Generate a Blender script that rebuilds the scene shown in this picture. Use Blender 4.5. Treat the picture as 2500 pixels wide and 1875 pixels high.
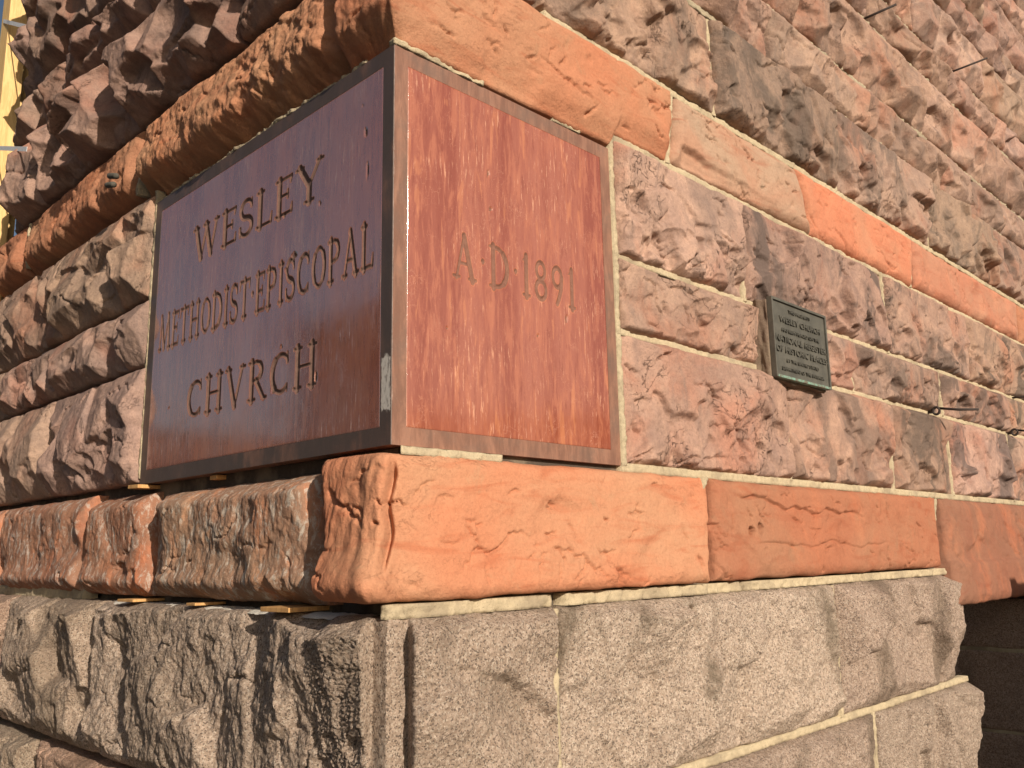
import bpy, math, random
import numpy as np
from mathutils import Matrix, Vector

# ------------------------------------------------------------------ clear
for o in list(bpy.data.objects):
    bpy.data.objects.remove(o, do_unlink=True)
scene = bpy.context.scene
COL = scene.collection
Z0 = 1.85                       # height of the cornerstone's underside above the pavement

# ------------------------------------------------------------------ camera
F_PX, YAW, PITCH, ROLL = 2144.155, 0.79010, 0.19020, -0.01780
CAM = Vector((-1.2127, -1.5917, -0.2472 + Z0))
fw = Vector((math.cos(PITCH) * math.sin(YAW), math.cos(PITCH) * math.cos(YAW), math.sin(PITCH)))
rt = fw.cross(Vector((0, 0, 1))).normalized()
up = rt.cross(fw)
r2 = math.cos(ROLL) * rt + math.sin(ROLL) * up
u2 = -math.sin(ROLL) * rt + math.cos(ROLL) * up
cam_data = bpy.data.cameras.new('camera')
cam_data.sensor_fit = 'HORIZONTAL'
cam_data.sensor_width = 36.0
cam_data.lens = F_PX / 2500.0 * 36.0
cam_data.clip_start = 0.05
cam_data.clip_end = 3000
cam = bpy.data.objects.new('camera', cam_data)
COL.objects.link(cam)
m = Matrix((r2, u2, -fw)).transposed().to_4x4()
m.translation = CAM
cam.matrix_world = m
scene.camera = cam

# ------------------------------------------------------------------ sky + sun
SUN = Vector((-0.23, -0.88, 0.36)).normalized()          # direction towards the sun
world = bpy.data.worlds.new('World')
scene.world = world
world.use_nodes = True
wn = world.node_tree
wn.nodes.clear()
sky = wn.nodes.new('ShaderNodeTexSky')
sky.sky_type = 'NISHITA'
sky.sun_disc = False
sky.sun_elevation = math.asin(SUN.z)
sky.sun_rotation = math.atan2(SUN.x, SUN.y)
sky.air_density = 1.0
sky.dust_density = 2.6
bg = wn.nodes.new('ShaderNodeBackground')
bg.inputs['Strength'].default_value = 0.061
wo = wn.nodes.new('ShaderNodeOutputWorld')
wn.links.new(sky.outputs[0], bg.inputs['Color'])
wn.links.new(bg.outputs[0], wo.inputs['Surface'])
sl = bpy.data.lights.new('sun', 'SUN')
sl.energy = 5.0
sl.angle = math.radians(0.55)
sl.color = (1.0, 0.88, 0.73)
so = bpy.data.objects.new('sun', sl)
COL.objects.link(so)
so.rotation_euler = SUN.to_track_quat('Z', 'Y').to_euler()
so.location = (-4, -12, 9)

scene.view_settings.view_transform = 'Standard'
scene.view_settings.look = 'None'
scene.view_settings.gamma = 1.0
scene.view_settings.exposure = 0.10
scene.view_settings.use_curve_mapping = False
scene.render.resolution_x = 1024
scene.render.resolution_y = 768

# ------------------------------------------------------------------ numpy noise
_rs = np.random.RandomState(7)
_P = _rs.permutation(256)
_P = np.concatenate([_P, _P, _P])
_ANG = _rs.rand(256) * 2 * np.pi
_GX, _GY = np.cos(_ANG), np.sin(_ANG)

def pn(x, y):
    xi = np.floor(x).astype(np.int64); yi = np.floor(y).astype(np.int64)
    xf = x - xi; yf = y - yi
    a = xi & 255; b = yi & 255
    a1 = (a + 1) & 255; b1 = (b + 1) & 255
    u = xf * xf * xf * (xf * (xf * 6 - 15) + 10)
    v = yf * yf * yf * (yf * (yf * 6 - 15) + 10)
    def g(i, j, dx, dy):
        k = _P[_P[i] + j]
        return _GX[k] * dx + _GY[k] * dy
    n00 = g(a, b, xf, yf); n10 = g(a1, b, xf - 1, yf)
    n01 = g(a, b1, xf, yf - 1); n11 = g(a1, b1, xf - 1, yf - 1)
    nx0 = n00 + u * (n10 - n00); nx1 = n01 + u * (n11 - n01)
    return 1.5 * (nx0 + v * (nx1 - nx0))

def fbm(x, y, o=4, gain=0.5):
    t = 0; a = 1.0
    for k in range(o):
        t = t + a * pn(x + 17.3 * k, y - 9.1 * k)
        x = x * 2.03; y = y * 2.03; a *= gain
    return t

def ridge(x, y, o=4):
    t = 0; a = 1.0
    for k in range(o):
        t = t + a * (1 - 2 * np.abs(pn(x + 31.7 * k, y + 5.3 * k)))
        x = x * 2.1; y = y * 2.1; a *= 0.5
    return t

def sst(e0, e1, x):
    t = np.clip((x - e0) / (e1 - e0), 0, 1)
    return t * t * (3 - 2 * t)

# ------------------------------------------------------------------ mesh helpers
def mesh_from_arrays(name, V, Q, mat, smooth=True):
    me = bpy.data.meshes.new(name)
    V = np.ascontiguousarray(V, dtype=np.float32); Q = np.ascontiguousarray(Q, dtype=np.int32)
    nf = len(Q)
    me.vertices.add(len(V)); me.vertices.foreach_set('co', V.ravel())
    me.loops.add(nf * 4); me.loops.foreach_set('vertex_index', Q.ravel())
    me.polygons.add(nf)
    me.polygons.foreach_set('loop_start', np.arange(0, nf * 4, 4, dtype=np.int32))
    me.polygons.foreach_set('loop_total', np.full(nf, 4, dtype=np.int32))
    if smooth:
        me.polygons.foreach_set('use_smooth', np.ones(nf, dtype=bool))
    me.update(calc_edges=True)
    if mat: me.materials.append(mat)
    return me

def grid_quads(nu, nv):
    i, j = np.meshgrid(np.arange(nu - 1), np.arange(nv - 1), indexing='ij')
    a = i * nv + j
    return np.stack([a, a + nv, a + nv + 1, a + 1], -1).reshape(-1, 4)

def link(name, me, parent=None, loc=(0, 0, 0), rot=(0, 0, 0)):
    o = bpy.data.objects.new(name, me)
    COL.objects.link(o)
    o.location = loc; o.rotation_euler = rot
    if parent is not None:
        o.parent = parent
        o.matrix_parent_inverse = parent.matrix_world.inverted() if False else Matrix.Translation(-Vector(parent_world(parent)))
    return o

def parent_world(p):
    w = Vector(p.location)
    if p.parent is not None:
        pass
    return w

def empty(name, loc, label=None, cat=None, group=None):
    o = bpy.data.objects.new(name, None)
    COL.objects.link(o); o.location = loc
    tag(o, label, cat, group)
    return o

def tag(o, label=None, cat=None, group=None, kind=None):
    if label: o['label'] = label
    if cat: o['category'] = cat
    if group: o['group'] = group
    if kind: o['kind'] = kind
    return o

def poly_mesh(name, verts, faces, mat, smooth=False, bevel=0.0):
    me = bpy.data.meshes.new(name)
    me.from_pydata(verts, [], faces)
    me.update()
    if bevel > 0:
        import bmesh
        bm = bmesh.new(); bm.from_mesh(me)
        bmesh.ops.bevel(bm, geom=bm.edges[:], offset=bevel, segments=2, affect='EDGES', profile=0.6)
        bm.to_mesh(me); bm.free()
    if mat: me.materials.append(mat)
    if smooth:
        for p in me.polygons: p.use_smooth = True
    return me

def box_mesh(name, x0, x1, y0, y1, z0, z1, mat, bevel=0.0):
    v = [(x, y, z) for x in (x0, x1) for y in (y0, y1) for z in (z0, z1)]
    f = [(0, 1, 3, 2), (4, 6, 7, 5), (0, 4, 5, 1), (2, 3, 7, 6), (0, 2, 6, 4), (1, 5, 7, 3)]
    return poly_mesh(name, v, f, mat, bevel=bevel)

def tube_mesh(name, pts, r, mat, n=10):
    pts = [Vector(p) for p in pts]
    V = []; F = []
    ref = Vector((0.13, 0.21, 0.97))
    for i, p in enumerate(pts):
        t = (pts[min(i + 1, len(pts) - 1)] - pts[max(i - 1, 0)]).normalized()
        a = t.cross(ref).normalized(); b = t.cross(a)
        rr = r[i] if isinstance(r, (list, tuple)) else r
        for k in range(n):
            an = 2 * math.pi * k / n
            V.append(p + rr * (math.cos(an) * a + math.sin(an) * b))
    for i in range(len(pts) - 1):
        for k in range(n):
            F.append((i * n + k, i * n + (k + 1) % n, (i + 1) * n + (k + 1) % n, (i + 1) * n + k))
    F.append(tuple(range(n))[::-1]); F.append(tuple((len(pts) - 1) * n + k for k in range(n)))
    return poly_mesh(name, V, F, mat, smooth=True)

# ------------------------------------------------------------------ materials
class NT:
    def __init__(s, name):
        s.mat = bpy.data.materials.new(name); s.mat.use_nodes = True
        s.t = s.mat.node_tree; s.t.nodes.clear()
        s.out = s.n('ShaderNodeOutputMaterial')
        s.b = s.n('ShaderNodeBsdfPrincipled')
        s.l(s.b.outputs[0], s.out.inputs['Surface'])
    def n(s, ty, **kw):
        nd = s.t.nodes.new(ty)
        for k, v in kw.items(): setattr(nd, k, v)
        return nd
    def l(s, a, b): s.t.links.new(a, b)
    def set(s, sock, v):
        if hasattr(v, 'is_linked') or hasattr(v, 'links'): s.l(v, sock)
        else: sock.default_value = v
    def pos(s, rnd=True, scale=(1, 1, 1)):
        g = s.n('ShaderNodeNewGeometry').outputs['Position']
        if rnd:
            oi = s.n('ShaderNodeObjectInfo')
            a = s.n('ShaderNodeVectorMath', operation='MULTIPLY_ADD')
            c = s.n('ShaderNodeCombineXYZ')
            for i in range(3):
                mm = s.n('ShaderNodeMath', operation='MULTIPLY'); s.l(oi.outputs['Random'], mm.inputs[0]); mm.inputs[1].default_value = (37.0, 53.0, 29.0)[i]
                s.l(mm.outputs[0], c.inputs[i])
            a.inputs[1].default_value = (1, 1, 1)
            s.l(g, a.inputs[0]); s.l(c.outputs[0], a.inputs[2])
            g = a.outputs[0]
        if scale != (1, 1, 1):
            mp = s.n('ShaderNodeVectorMath', operation='MULTIPLY'); s.l(g, mp.inputs[0]); mp.inputs[1].default_value = scale
            g = mp.outputs[0]
        return g
    def noise(s, vec, scale, detail=6, rough=0.55, dist=0.0):
        n = s.n('ShaderNodeTexNoise'); s.l(vec, n.inputs['Vector'])
        n.inputs['Scale'].default_value = scale; n.inputs['Detail'].default_value = detail
        n.inputs['Roughness'].default_value = rough; n.inputs['Distortion'].default_value = dist
        return n.outputs['Fac']
    def ramp(s, fac, a, b, lo=0.0, hi=1.0):
        n = s.n('ShaderNodeMapRange', interpolation_type='SMOOTHSTEP'); s.set(n.inputs['Value'], fac)
        n.inputs['From Min'].default_value = a; n.inputs['From Max'].default_value = b
        n.inputs['To Min'].default_value = lo; n.inputs['To Max'].default_value = hi
        return n.outputs[0]
    def mix(s, fac, a, b, mode='MIX'):
        n = s.n('ShaderNodeMix', data_type='RGBA', blend_type=mode)
        s.set(n.inputs['Factor'], fac)
        for sk, v in ((n.inputs[6], a), (n.inputs[7], b)):
            if isinstance(v, tuple): sk.default_value = (v[0], v[1], v[2], 1)
            else: s.l(v, sk)
        return n.outputs[2]
    def math(s, op, a, b=0.0):
        n = s.n('ShaderNodeMath', operation=op); s.set(n.inputs[0], a); s.set(n.inputs[1], b)
        return n.outputs[0]
    def attr(s, name, obj=True):
        n = s.n('ShaderNodeAttribute', attribute_name=name)
        if obj: n.attribute_type = 'OBJECT'
        return n
    def bump(s, h, strength, dist, prev=None):
        n = s.n('ShaderNodeBump'); s.l(h, n.inputs['Height'])
        n.inputs['Strength'].default_value = strength; n.inputs['Distance'].default_value = dist
        if prev is not None: s.l(prev, n.inputs['Normal'])
        return n.outputs[0]
    def hairs(s, p, scale, width, lo, hi):
        """ragged hairline fissures: mask 0..1"""
        a = s.noise(p, scale, 8, 0.62, 1.2)
        ln = s.ramp(s.math('ABSOLUTE', s.math('SUBTRACT', a, 0.5)), 0.0, width, 1, 0)
        return s.math('MULTIPLY', ln, s.ramp(s.noise(p, scale * 0.55, 4, 0.6), lo, hi))
    def finish(s, col, rough=0.85, spec=0.3, normal=None, metal=0.0):
        s.set(s.b.inputs['Base Color'], col if not isinstance(col, tuple) else (*col, 1))
        s.set(s.b.inputs['Roughness'], rough)
        s.b.inputs['Specular IOR Level'].default_value = spec
        s.b.inputs['Metallic'].default_value = metal
        if normal is not None: s.l(normal, s.b.inputs['Normal'])
        return s.mat

def mat_purple():
    t = NT('rock_faced_sandstone')
    p = t.pos(); pst = t.pos(scale=(1, 1, 0.35))
    big = t.noise(p, 2.3, 5, 0.6, 0.6)
    mid = t.noise(p, 9, 7, 0.65, 0.4)
    fine = t.noise(p, 70, 6, 0.7)
    strk = t.noise(pst, 14, 6, 0.65, 0.5)
    col = t.mix(t.ramp(mid, 0.3, 0.7), (0.50, 0.335, 0.25), (0.35, 0.238, 0.188))
    col = t.mix(t.ramp(big, 0.48, 0.68), col, (0.44, 0.235, 0.165))
    col = t.mix(t.ramp(strk, 0.5, 0.72, 0, 0.75), col, (0.29, 0.21, 0.172))
    stain = t.noise(t.pos(scale=(1.2, 1.2, 0.8)), 2.4, 8, 0.64, 1.1)
    sa = t.attr('stain').outputs['Fac']
    sm = t.math('MULTIPLY', t.ramp(stain, 0.47, 0.60, 0, 0.84), sa)
    col = t.mix(sm, col, (0.135, 0.11, 0.095))
    col = t.mix(t.ramp(fine, 0.35, 0.7, 0.0, 0.5), col, t.mix(0.5, col, (0.12, 0.08, 0.065)))
    tint = t.attr('tint').outputs['Color']
    col = t.mix(1.0, col, tint, 'MULTIPLY')
    n = t.bump(t.noise(p, 42, 9, 0.72), 0.55, 0.014)
    gr = t.noise(p, 190, 5, 0.75)
    col = t.mix(t.ramp(gr, 0.54, 0.66, 0, 0.42), col, t.mix(0.75, col, (0.05, 0.035, 0.03)))
    hr = t.hairs(t.pos(scale=(1, 1, 0.8)), 7, 0.008, 0.52, 0.64)
    col = t.mix(t.math('MULTIPLY', hr, 0.42), col, (0.045, 0.032, 0.027))  # shade and dirt inside the hairlines painted dark
    n = t.bump(fine, 0.7, 0.006, n)
    n = t.bump(gr, 0.5, 0.003, n)
    n = t.bump(t.math('SUBTRACT', 1.0, hr), 0.9, 0.008, n)
    return t.finish(col, t.ramp(mid, 0.3, 0.7, 0.75, 0.9), 0.14, n)

def mat_orange():
    t = NT('orange_sandstone')
    p = t.pos()
    big = t.noise(p, 1.9, 5, 0.55, 0.8)
    mid = t.noise(p, 8, 7, 0.65, 0.8)
    fine = t.noise(p, 110, 5, 0.7)
    lay = t.noise(t.pos(scale=(1, 1, 5)), 4.5, 6, 0.55, 1.0)
    col = t.mix(t.ramp(big, 0.38, 0.66), (0.575, 0.238, 0.132), (0.54, 0.28, 0.165))
    col = t.mix(t.ramp(lay, 0.5, 0.75, 0, 0.6), col, (0.45, 0.135, 0.066))
    col = t.mix(t.ramp(mid, 0.56, 0.78, 0, 0.6), col, (0.42, 0.28, 0.17))
    col = t.mix(t.ramp(fine, 0.35, 0.75, 0, 0.28), col, (0.30, 0.12, 0.07))
    sa = t.attr('stain').outputs['Fac']
    st = t.noise(t.pos(scale=(1, 1, 0.45)), 6, 8, 0.7, 0.7)
    col = t.mix(t.math('MULTIPLY', t.ramp(st, 0.32, 0.52), sa), col, (0.25, 0.165, 0.12))
    wh = t.noise(t.pos(scale=(1.4, 1.4, 0.6)), 26, 9, 0.8, 0.6)
    wa = t.attr('salts').outputs['Fac']
    col = t.mix(t.math('MULTIPLY', t.ramp(wh, 0.50, 0.60, 0, 0.9), wa), col, (0.52, 0.46, 0.40))
    gr = t.noise(p, 5, 8, 0.7, 0.8)
    col = t.mix(t.math('MULTIPLY', t.ramp(gr, 0.6, 0.72, 0, 0.5), wa), col, (0.13, 0.14, 0.095))
    tint = t.attr('tint').outputs['Color']
    col = t.mix(1.0, col, tint, 'MULTIPLY')
    n = t.bump(t.noise(p, 36, 9, 0.7), 0.55, 0.012)
    g2 = t.noise(p, 210, 5, 0.75)
    col = t.mix(t.ramp(g2, 0.55, 0.68, 0, 0.30), col, t.mix(0.7, col, (0.10, 0.04, 0.02)))
    hr = t.hairs(t.pos(scale=(1, 1, 1.6)), 6, 0.006, 0.52, 0.66)
    col = t.mix(t.math('MULTIPLY', hr, 0.30), col, (0.16, 0.06, 0.03))  # inner shade and dirt of the fissures tinted brown
    n = t.bump(fine, 0.6, 0.004, n)
    n = t.bump(g2, 0.4, 0.002, n)
    n = t.bump(t.math('SUBTRACT', 1.0, hr), 0.5, 0.005, n)
    return t.finish(col, 0.88, 0.12, n)

def mat_granite():
    t = NT('grey_granite')
    p = t.pos()
    g1 = t.noise(p, 190, 3, 0.6); g2 = t.noise(p, 95, 4, 0.65)
    v = t.n('ShaderNodeTexVoronoi'); t.l(p, v.inputs['Vector']); v.inputs['Scale'].default_value = 290
    col = t.mix(t.ramp(g2, 0.4, 0.62), (0.40, 0.295, 0.225), (0.57, 0.435, 0.345))
    sep = t.n('ShaderNodeSeparateColor'); t.l(v.outputs['Color'], sep.inputs[0])
    col = t.mix(t.ramp(sep.outputs[0], 0.76, 0.84, 0, 0.7), col, (0.085, 0.066, 0.055))
    col = t.mix(t.ramp(sep.outputs[1], 0.82, 0.88, 0, 0.8), col, (0.66, 0.55, 0.45))
    col = t.mix(t.ramp(g1, 0.56, 0.7, 0, 0.6), col, (0.12, 0.095, 0.08))
    big = t.noise(t.pos(scale=(1, 1, 0.55)), 2.6, 6, 0.6, 0.7)
    sa = t.attr('stain').outputs['Fac']
    col = t.mix(t.math('MULTIPLY', t.ramp(big, 0.52, 0.64, 0, 0.8), sa), col, (0.12, 0.09, 0.06))
    col = t.mix(t.ramp(t.noise(p, 7, 6, 0.6), 0.5, 0.75, 0, 0.4), col, (0.24, 0.175, 0.14))
    tint = t.attr('tint').outputs['Color']
    col = t.mix(1.0, col, tint, 'MULTIPLY')
    n = t.bump(t.noise(p, 60, 8, 0.74), 0.95, 0.016)
    hr = t.hairs(p, 8, 0.008, 0.52, 0.62)
    col = t.mix(t.math('MULTIPLY', hr, 0.6), col, (0.06, 0.045, 0.038))  # fissure shade with some dirt, coloured into the granite
    n = t.bump(g1, 0.5, 0.004, n)
    return t.finish(col, t.ramp(g2, 0.3, 0.7, 0.55, 0.85), 0.25, n)

def mat_mortar(name='lime_mortar', c=(0.50, 0.415, 0.28)):
    t = NT(name)
    p = t.pos(rnd=False)
    a = t.noise(p, 60, 6, 0.7); b = t.noise(p, 260, 3, 0.7); d = t.noise(p, 6, 5, 0.6)
    col = t.mix(t.ramp(a, 0.4, 0.7, 0, 0.5), c, tuple(x * 0.62 for x in c))
    col = t.mix(t.ramp(b, 0.6, 0.68, 0, 0.7), col, tuple(x * 0.35 for x in c))
    col = t.mix(t.ramp(d, 0.46, 0.66, 0, 0.65), col, (0.26, 0.21, 0.15))
    n = t.bump(a, 0.8, 0.006); n = t.bump(b, 0.6, 0.002, n)
    return t.finish(col, 0.95, 0.15, n)

def mat_slab(right):
    t = NT('polished_red_stone_' + ('date' if right else 'name'))
    p = t.pos(rnd=False)
    pv = t.pos(rnd=False, scale=(1, 1, 0.16))
    band = t.noise(t.pos(rnd=False, scale=(1, 1, 0.05)), 7, 4, 0.55, 0.3)
    st = t.noise(pv, 42, 8, 0.7, 0.6)
    sp = t.noise(t.pos(rnd=False, scale=(1, 1, 0.13)), 38, 4, 0.5, 0.7)
    spk = t.noise(p, 230, 3, 0.75)
    c0, c1, c2 = ((0.25, 0.068, 0.040), (0.355, 0.125, 0.080), (0.66, 0.27, 0.12))
    col = t.mix(t.ramp(band, 0.35, 0.65), c0, c1)
    col = t.mix(t.ramp(st, 0.45, 0.62, 0, 0.75), col, (0.42, 0.15, 0.085))
    col = t.mix(t.ramp(t.noise(pv, 90, 6, 0.7), 0.5, 0.7, 0, 0.6), col, (0.20, 0.05, 0.028))
    col = t.mix(t.ramp(sp, 0.60, 0.66, 0, 0.26 if right else 0.12), col, c2)
    # crazed hairline scratches
    w1 = t.n('ShaderNodeTexVoronoi', feature='DISTANCE_TO_EDGE'); w1.inputs['Scale'].default_value = 34
    wp = t.n('ShaderNodeVectorMath', operation='ADD')
    nz = t.n('ShaderNodeTexNoise'); t.l(p, nz.inputs['Vector']); nz.inputs['Scale'].default_value = 14; nz.inputs['Detail'].default_value = 5
    sc = t.n('ShaderNodeVectorMath', operation='SCALE'); t.l(nz.outputs['Color'], sc.inputs[0]); sc.inputs['Scale'].default_value = 0.16
    t.l(t.pos(rnd=False, scale=(1, 1, 0.22)), wp.inputs[0]); t.l(sc.outputs[0], wp.inputs[1]); t.l(wp.outputs[0], w1.inputs['Vector'])
    msk = t.ramp(t.noise(p, 9, 5, 0.6), 0.46, 0.64)
    cr = t.math('MULTIPLY', t.ramp(w1.outputs[0], 0.008, 0.030, 0.30, 0.0), msk)
    fl = t.noise(t.pos(rnd=False, scale=(1, 1, 0.10)), 150, 4, 0.7)
    cr = t.math('MAXIMUM', cr, t.math('MULTIPLY', t.ramp(fl, 0.54, 0.66, 0, 0.8), t.ramp(t.noise(p, 6, 5, 0.6), 0.40, 0.62)))
    spm = t.math('MULTIPLY', t.ramp(spk, 0.62, 0.70, 0, 0.75), t.ramp(t.noise(p, 5, 5, 0.6), 0.4, 0.68))
    pit = t.math('MAXIMUM', cr, spm)
    if not right: pit = t.math('MULTIPLY', pit, 0.45)
    if not right:               # grey sheen of reflected sky mixed into the colour, with lime runs
        sheen_runs = t.math('MAXIMUM', t.ramp(t.noise(t.pos(rnd=False, scale=(1, 1, 0.5)), 4, 7, 0.65, 0.5), 0.3, 0.75, 0.10, 0.42), t.math('MULTIPLY', t.ramp(t.noise(t.pos(rnd=False, scale=(1, 1, 0.12)), 60, 5, 0.7), 0.6, 0.72), 0.35))
        col = t.mix(sheen_runs, col, (0.26, 0.205, 0.205))
    col = t.mix(t.math('MULTIPLY', pit, 0.75), col, (0.66, 0.36, 0.24) if right else (0.66, 0.56, 0.52))
    # ground zone, incised lettering
    sd = t.attr('carve', obj=False).outputs['Fac']
    cm = t.ramp(sd, -0.0006, 0.0010, 1, 0)
    lc = t.mix(t.ramp(t.noise(p, 90, 5, 0.7), 0.35, 0.65), (0.17, 0.105, 0.080), (0.12, 0.075, 0.058))
    col = t.mix(t.math('MULTIPLY', cm, 0.72 if right else 0.9), col, lc)
    rough = t.ramp(t.noise(p, 11, 6, 0.6), 0.3, 0.7, 0.07, 0.14)
    rough = t.math('ADD', rough, t.math('MULTIPLY', pit, 0.5))
    cs_ = t.ramp(sd, 0.0012, 0.0036, 1, 0)
    rough = t.math('ADD', rough, t.math('MULTIPLY', cs_, 0.6))
    n = t.bump(t.noise(p, 26, 4, 0.6), 0.05, 0.002)
    n = t.bump(pit, 0.15, 0.0008, n)
    t.finish(col, rough, 1.0, n)
    t.l(t.math('SUBTRACT', 1.0, t.math('MULTIPLY', t.math('MAXIMUM', cs_, pit), 0.92)), t.b.inputs['Specular IOR Level'])
    t.b.inputs['IOR'].default_value = 1.65 if right else 2.4
    return t.mat

def mat_margin():
    t = NT('ground_stone_margin')
    p = t.pos(rnd=False)
    st = t.noise(t.pos(rnd=False, scale=(1, 1, 0.2)), 34, 7, 0.7, 0.5)
    a = t.noise(p, 8, 6, 0.65)
    col = t.mix(t.ramp(st, 0.38, 0.68), (0.185, 0.095, 0.066), (0.30, 0.155, 0.105))
    col = t.mix(t.ramp(a, 0.45, 0.7, 0, 0.7), col, (0.13, 0.085, 0.066))
    col = t.mix(t.ramp(t.noise(p, 160, 4, 0.7), 0.6, 0.72, 0, 0.35), col, (0.46, 0.33, 0.26))
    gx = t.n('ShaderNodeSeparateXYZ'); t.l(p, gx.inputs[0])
    side_dim = t.math('MULTIPLY', t.ramp(gx.outputs[0], 0.0, 0.004, 1, 0), t.ramp(t.noise(t.pos(rnd=False, scale=(1, 1, 0.5)), 5, 7, 0.65), 0.34, 0.5, 0.25, 0.85))
    col = t.mix(side_dim, col, (0.055, 0.046, 0.042))  # weak sun and dark reflection of the side face put into its colour
    # chalky scuff on the upright margin beside the arris
    g = t.n('ShaderNodeSeparateXYZ'); t.l(p, g.inputs[0])
    nn = t.math('MULTIPLY', t.math('SUBTRACT', t.noise(p, 55, 6, 0.7), 0.5), 0.05)
    zz = t.math('ADD', g.outputs[2], nn); yy = t.math('ADD', g.outputs[1], t.math('MULTIPLY', nn, 0.25))
    k = t.math('MULTIPLY', t.ramp(zz, Z0 + 0.078, Z0 + 0.086), t.ramp(zz, Z0 + 0.206, Z0 + 0.214, 1, 0))
    k = t.math('MULTIPLY', k, t.math('MULTIPLY', t.ramp(yy, 0.003, 0.006), t.ramp(yy, 0.036, 0.040, 1, 0)))
    k = t.math('MULTIPLY', k, t.ramp(g.outputs[0], -0.003, 0.006, 1, 0))
    k = t.math('MULTIPLY', k, t.ramp(t.noise(t.pos(rnd=False, scale=(1, 1, 0.3)), 120, 4, 0.7), 0.38, 0.5, 0.35, 1))
    col = t.mix(k, col, (0.72, 0.68, 0.62))
    n = t.bump(t.noise(p, 120, 6, 0.7), 0.25, 0.002)
    return t.finish(col, t.ramp(a, 0.3, 0.7, 0.34, 0.55), 0.5, n)

def mat_bronze():
    t = NT('dark_bronze')
    p = t.pos(rnd=False)
    a = t.noise(p, 18, 6, 0.65); b = t.noise(p, 140, 4, 0.7)
    col = t.mix(t.ramp(a, 0.35, 0.65), (0.088, 0.084, 0.070), (0.125, 0.118, 0.098))
    col = t.mix(t.ramp(b, 0.55, 0.75, 0, 0.4), col, (0.07, 0.06, 0.05))
    n = t.bump(b, 0.3, 0.0015)
    return t.finish(col, 0.55, 0.5, n, 0.2)

def mat_patina():
    t = NT('green_patina'); p = t.pos(rnd=False)
    a = t.noise(p, 40, 6, 0.7)
    col = t.mix(t.ramp(a, 0.4, 0.62), (0.15, 0.13, 0.10), (0.20, 0.36, 0.29))
    return t.finish(col, 0.7, 0.3, t.bump(a, 0.3, 0.001), 0.1)

def mat_wood(name, c0, c1):
    t = NT(name)
    p = t.pos(scale=(1, 1, 0.12))
    a = t.noise(p, 60, 6, 0.6, 1.5)
    kn = t.noise(t.pos(), 6, 3, 0.5)
    col = t.mix(t.ramp(a, 0.35, 0.65), c0, c1)
    col = t.mix(t.ramp(kn, 0.66, 0.72, 0, 0.6), col, (0.40, 0.18, 0.07))
    return t.finish(col, 0.75, 0.3, t.bump(a, 0.25, 0.001))

def mat_plain(name, c, rough=0.6, metal=0.0, sc=40):
    t = NT(name); p = t.pos()
    a = t.noise(p, sc, 6, 0.65)
    col = t.mix(t.ramp(a, 0.35, 0.7), c, tuple(x * 0.65 for x in c))
    return t.finish(col, rough, 0.4, t.bump(a, 0.2, 0.001), metal)

def mat_paving():
    t = NT('concrete_paving'); p = t.pos(rnd=False)
    a = t.noise(p, 1.2, 6, 0.6); b = t.noise(p, 60, 5, 0.7)
    col = t.mix(t.ramp(a, 0.35, 0.65), (0.085, 0.078, 0.07), (0.12, 0.11, 0.10))
    col = t.mix(t.ramp(b, 0.4, 0.7, 0, 0.4), col, (0.05, 0.047, 0.043))
    return t.finish(col, 0.9, 0.2, t.bump(b, 0.4, 0.003))

M = dict(oldmortar=mat_mortar('weathered_pointing', (0.40, 0.34, 0.24)), purple=mat_purple(), orange=mat_orange(), granite=mat_granite(),
         mortar=mat_mortar(), core=mat_mortar('old_bedding', (0.085, 0.068, 0.055)),
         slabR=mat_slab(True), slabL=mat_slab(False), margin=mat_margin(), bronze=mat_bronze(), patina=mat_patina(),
         pine=mat_wood('fresh_pine', (0.80, 0.56, 0.25), (0.66, 0.42, 0.17)),
         shim=mat_wood('cedar_shim', (0.62, 0.36, 0.14), (0.46, 0.25, 0.10)),
         iron=mat_plain('rusted_iron', (0.055, 0.04, 0.035), 0.75, 0.2),
         tin=mat_plain('galvanised_strap', (0.86, 0.86, 0.86), 0.45, 0.0, 200),
         foam=mat_plain('grey_foam_rod', (0.10, 0.092, 0.075), 0.9),
         paving=mat_paving())

# ------------------------------------------------------------------ stones
def wrap(S, Z, H, r=0.16):
    """wall coordinate S (right wall > 0, left wall < 0), height Z, outward relief H -> xyz"""
    w = np.clip(1 - np.abs(S) / r, 0, 1); w = w * w * (3 - 2 * w)
    R = S >= 0
    x = np.where(R, S - H * w, -H)
    y = np.where(R, -H, -S - H * w)
    return np.stack([x, y, Z + Z0], -1)

def scoops(S, Z, H, rng, n, s0, s1, z0, z1, rmin, rmax, dmin, dmax, zbias=None, down=2.2, pw=0.5, tilt=0.35):
    """conchoidal scallops: sharp arched lip above, running out downwards"""
    D = np.zeros_like(H)
    for _ in range(n):
        a = rng.uniform(s0, s1)
        b = rng.uniform(z0, z1) if zbias is None else z0 + (z1 - z0) * rng.beta(*zbias)
        r = rng.uniform(rmin, rmax); el = rng.uniform(0.6, 1.0) * down
        th = rng.normal(0, tilt); ct, st = math.cos(th), math.sin(th)
        depth = rng.uniform(dmin, dmax); asy = rng.uniform(-0.8, 0.8)
        du = ((S - a) * ct + (Z - b) * st) / r; dv = (-(S - a) * st + (Z - b) * ct) / r
        dv = np.where(dv > 0, dv * 1.15, dv / el)
        q = np.clip(1 - du * du - dv * dv, 0, None)
        fade = np.clip(1 + dv * 0.85, 0, 1) * np.clip(1 + asy * du, 0.1, 1.6)
        D = np.maximum(D, depth * q ** pw * fade)
    return H - D

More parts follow.
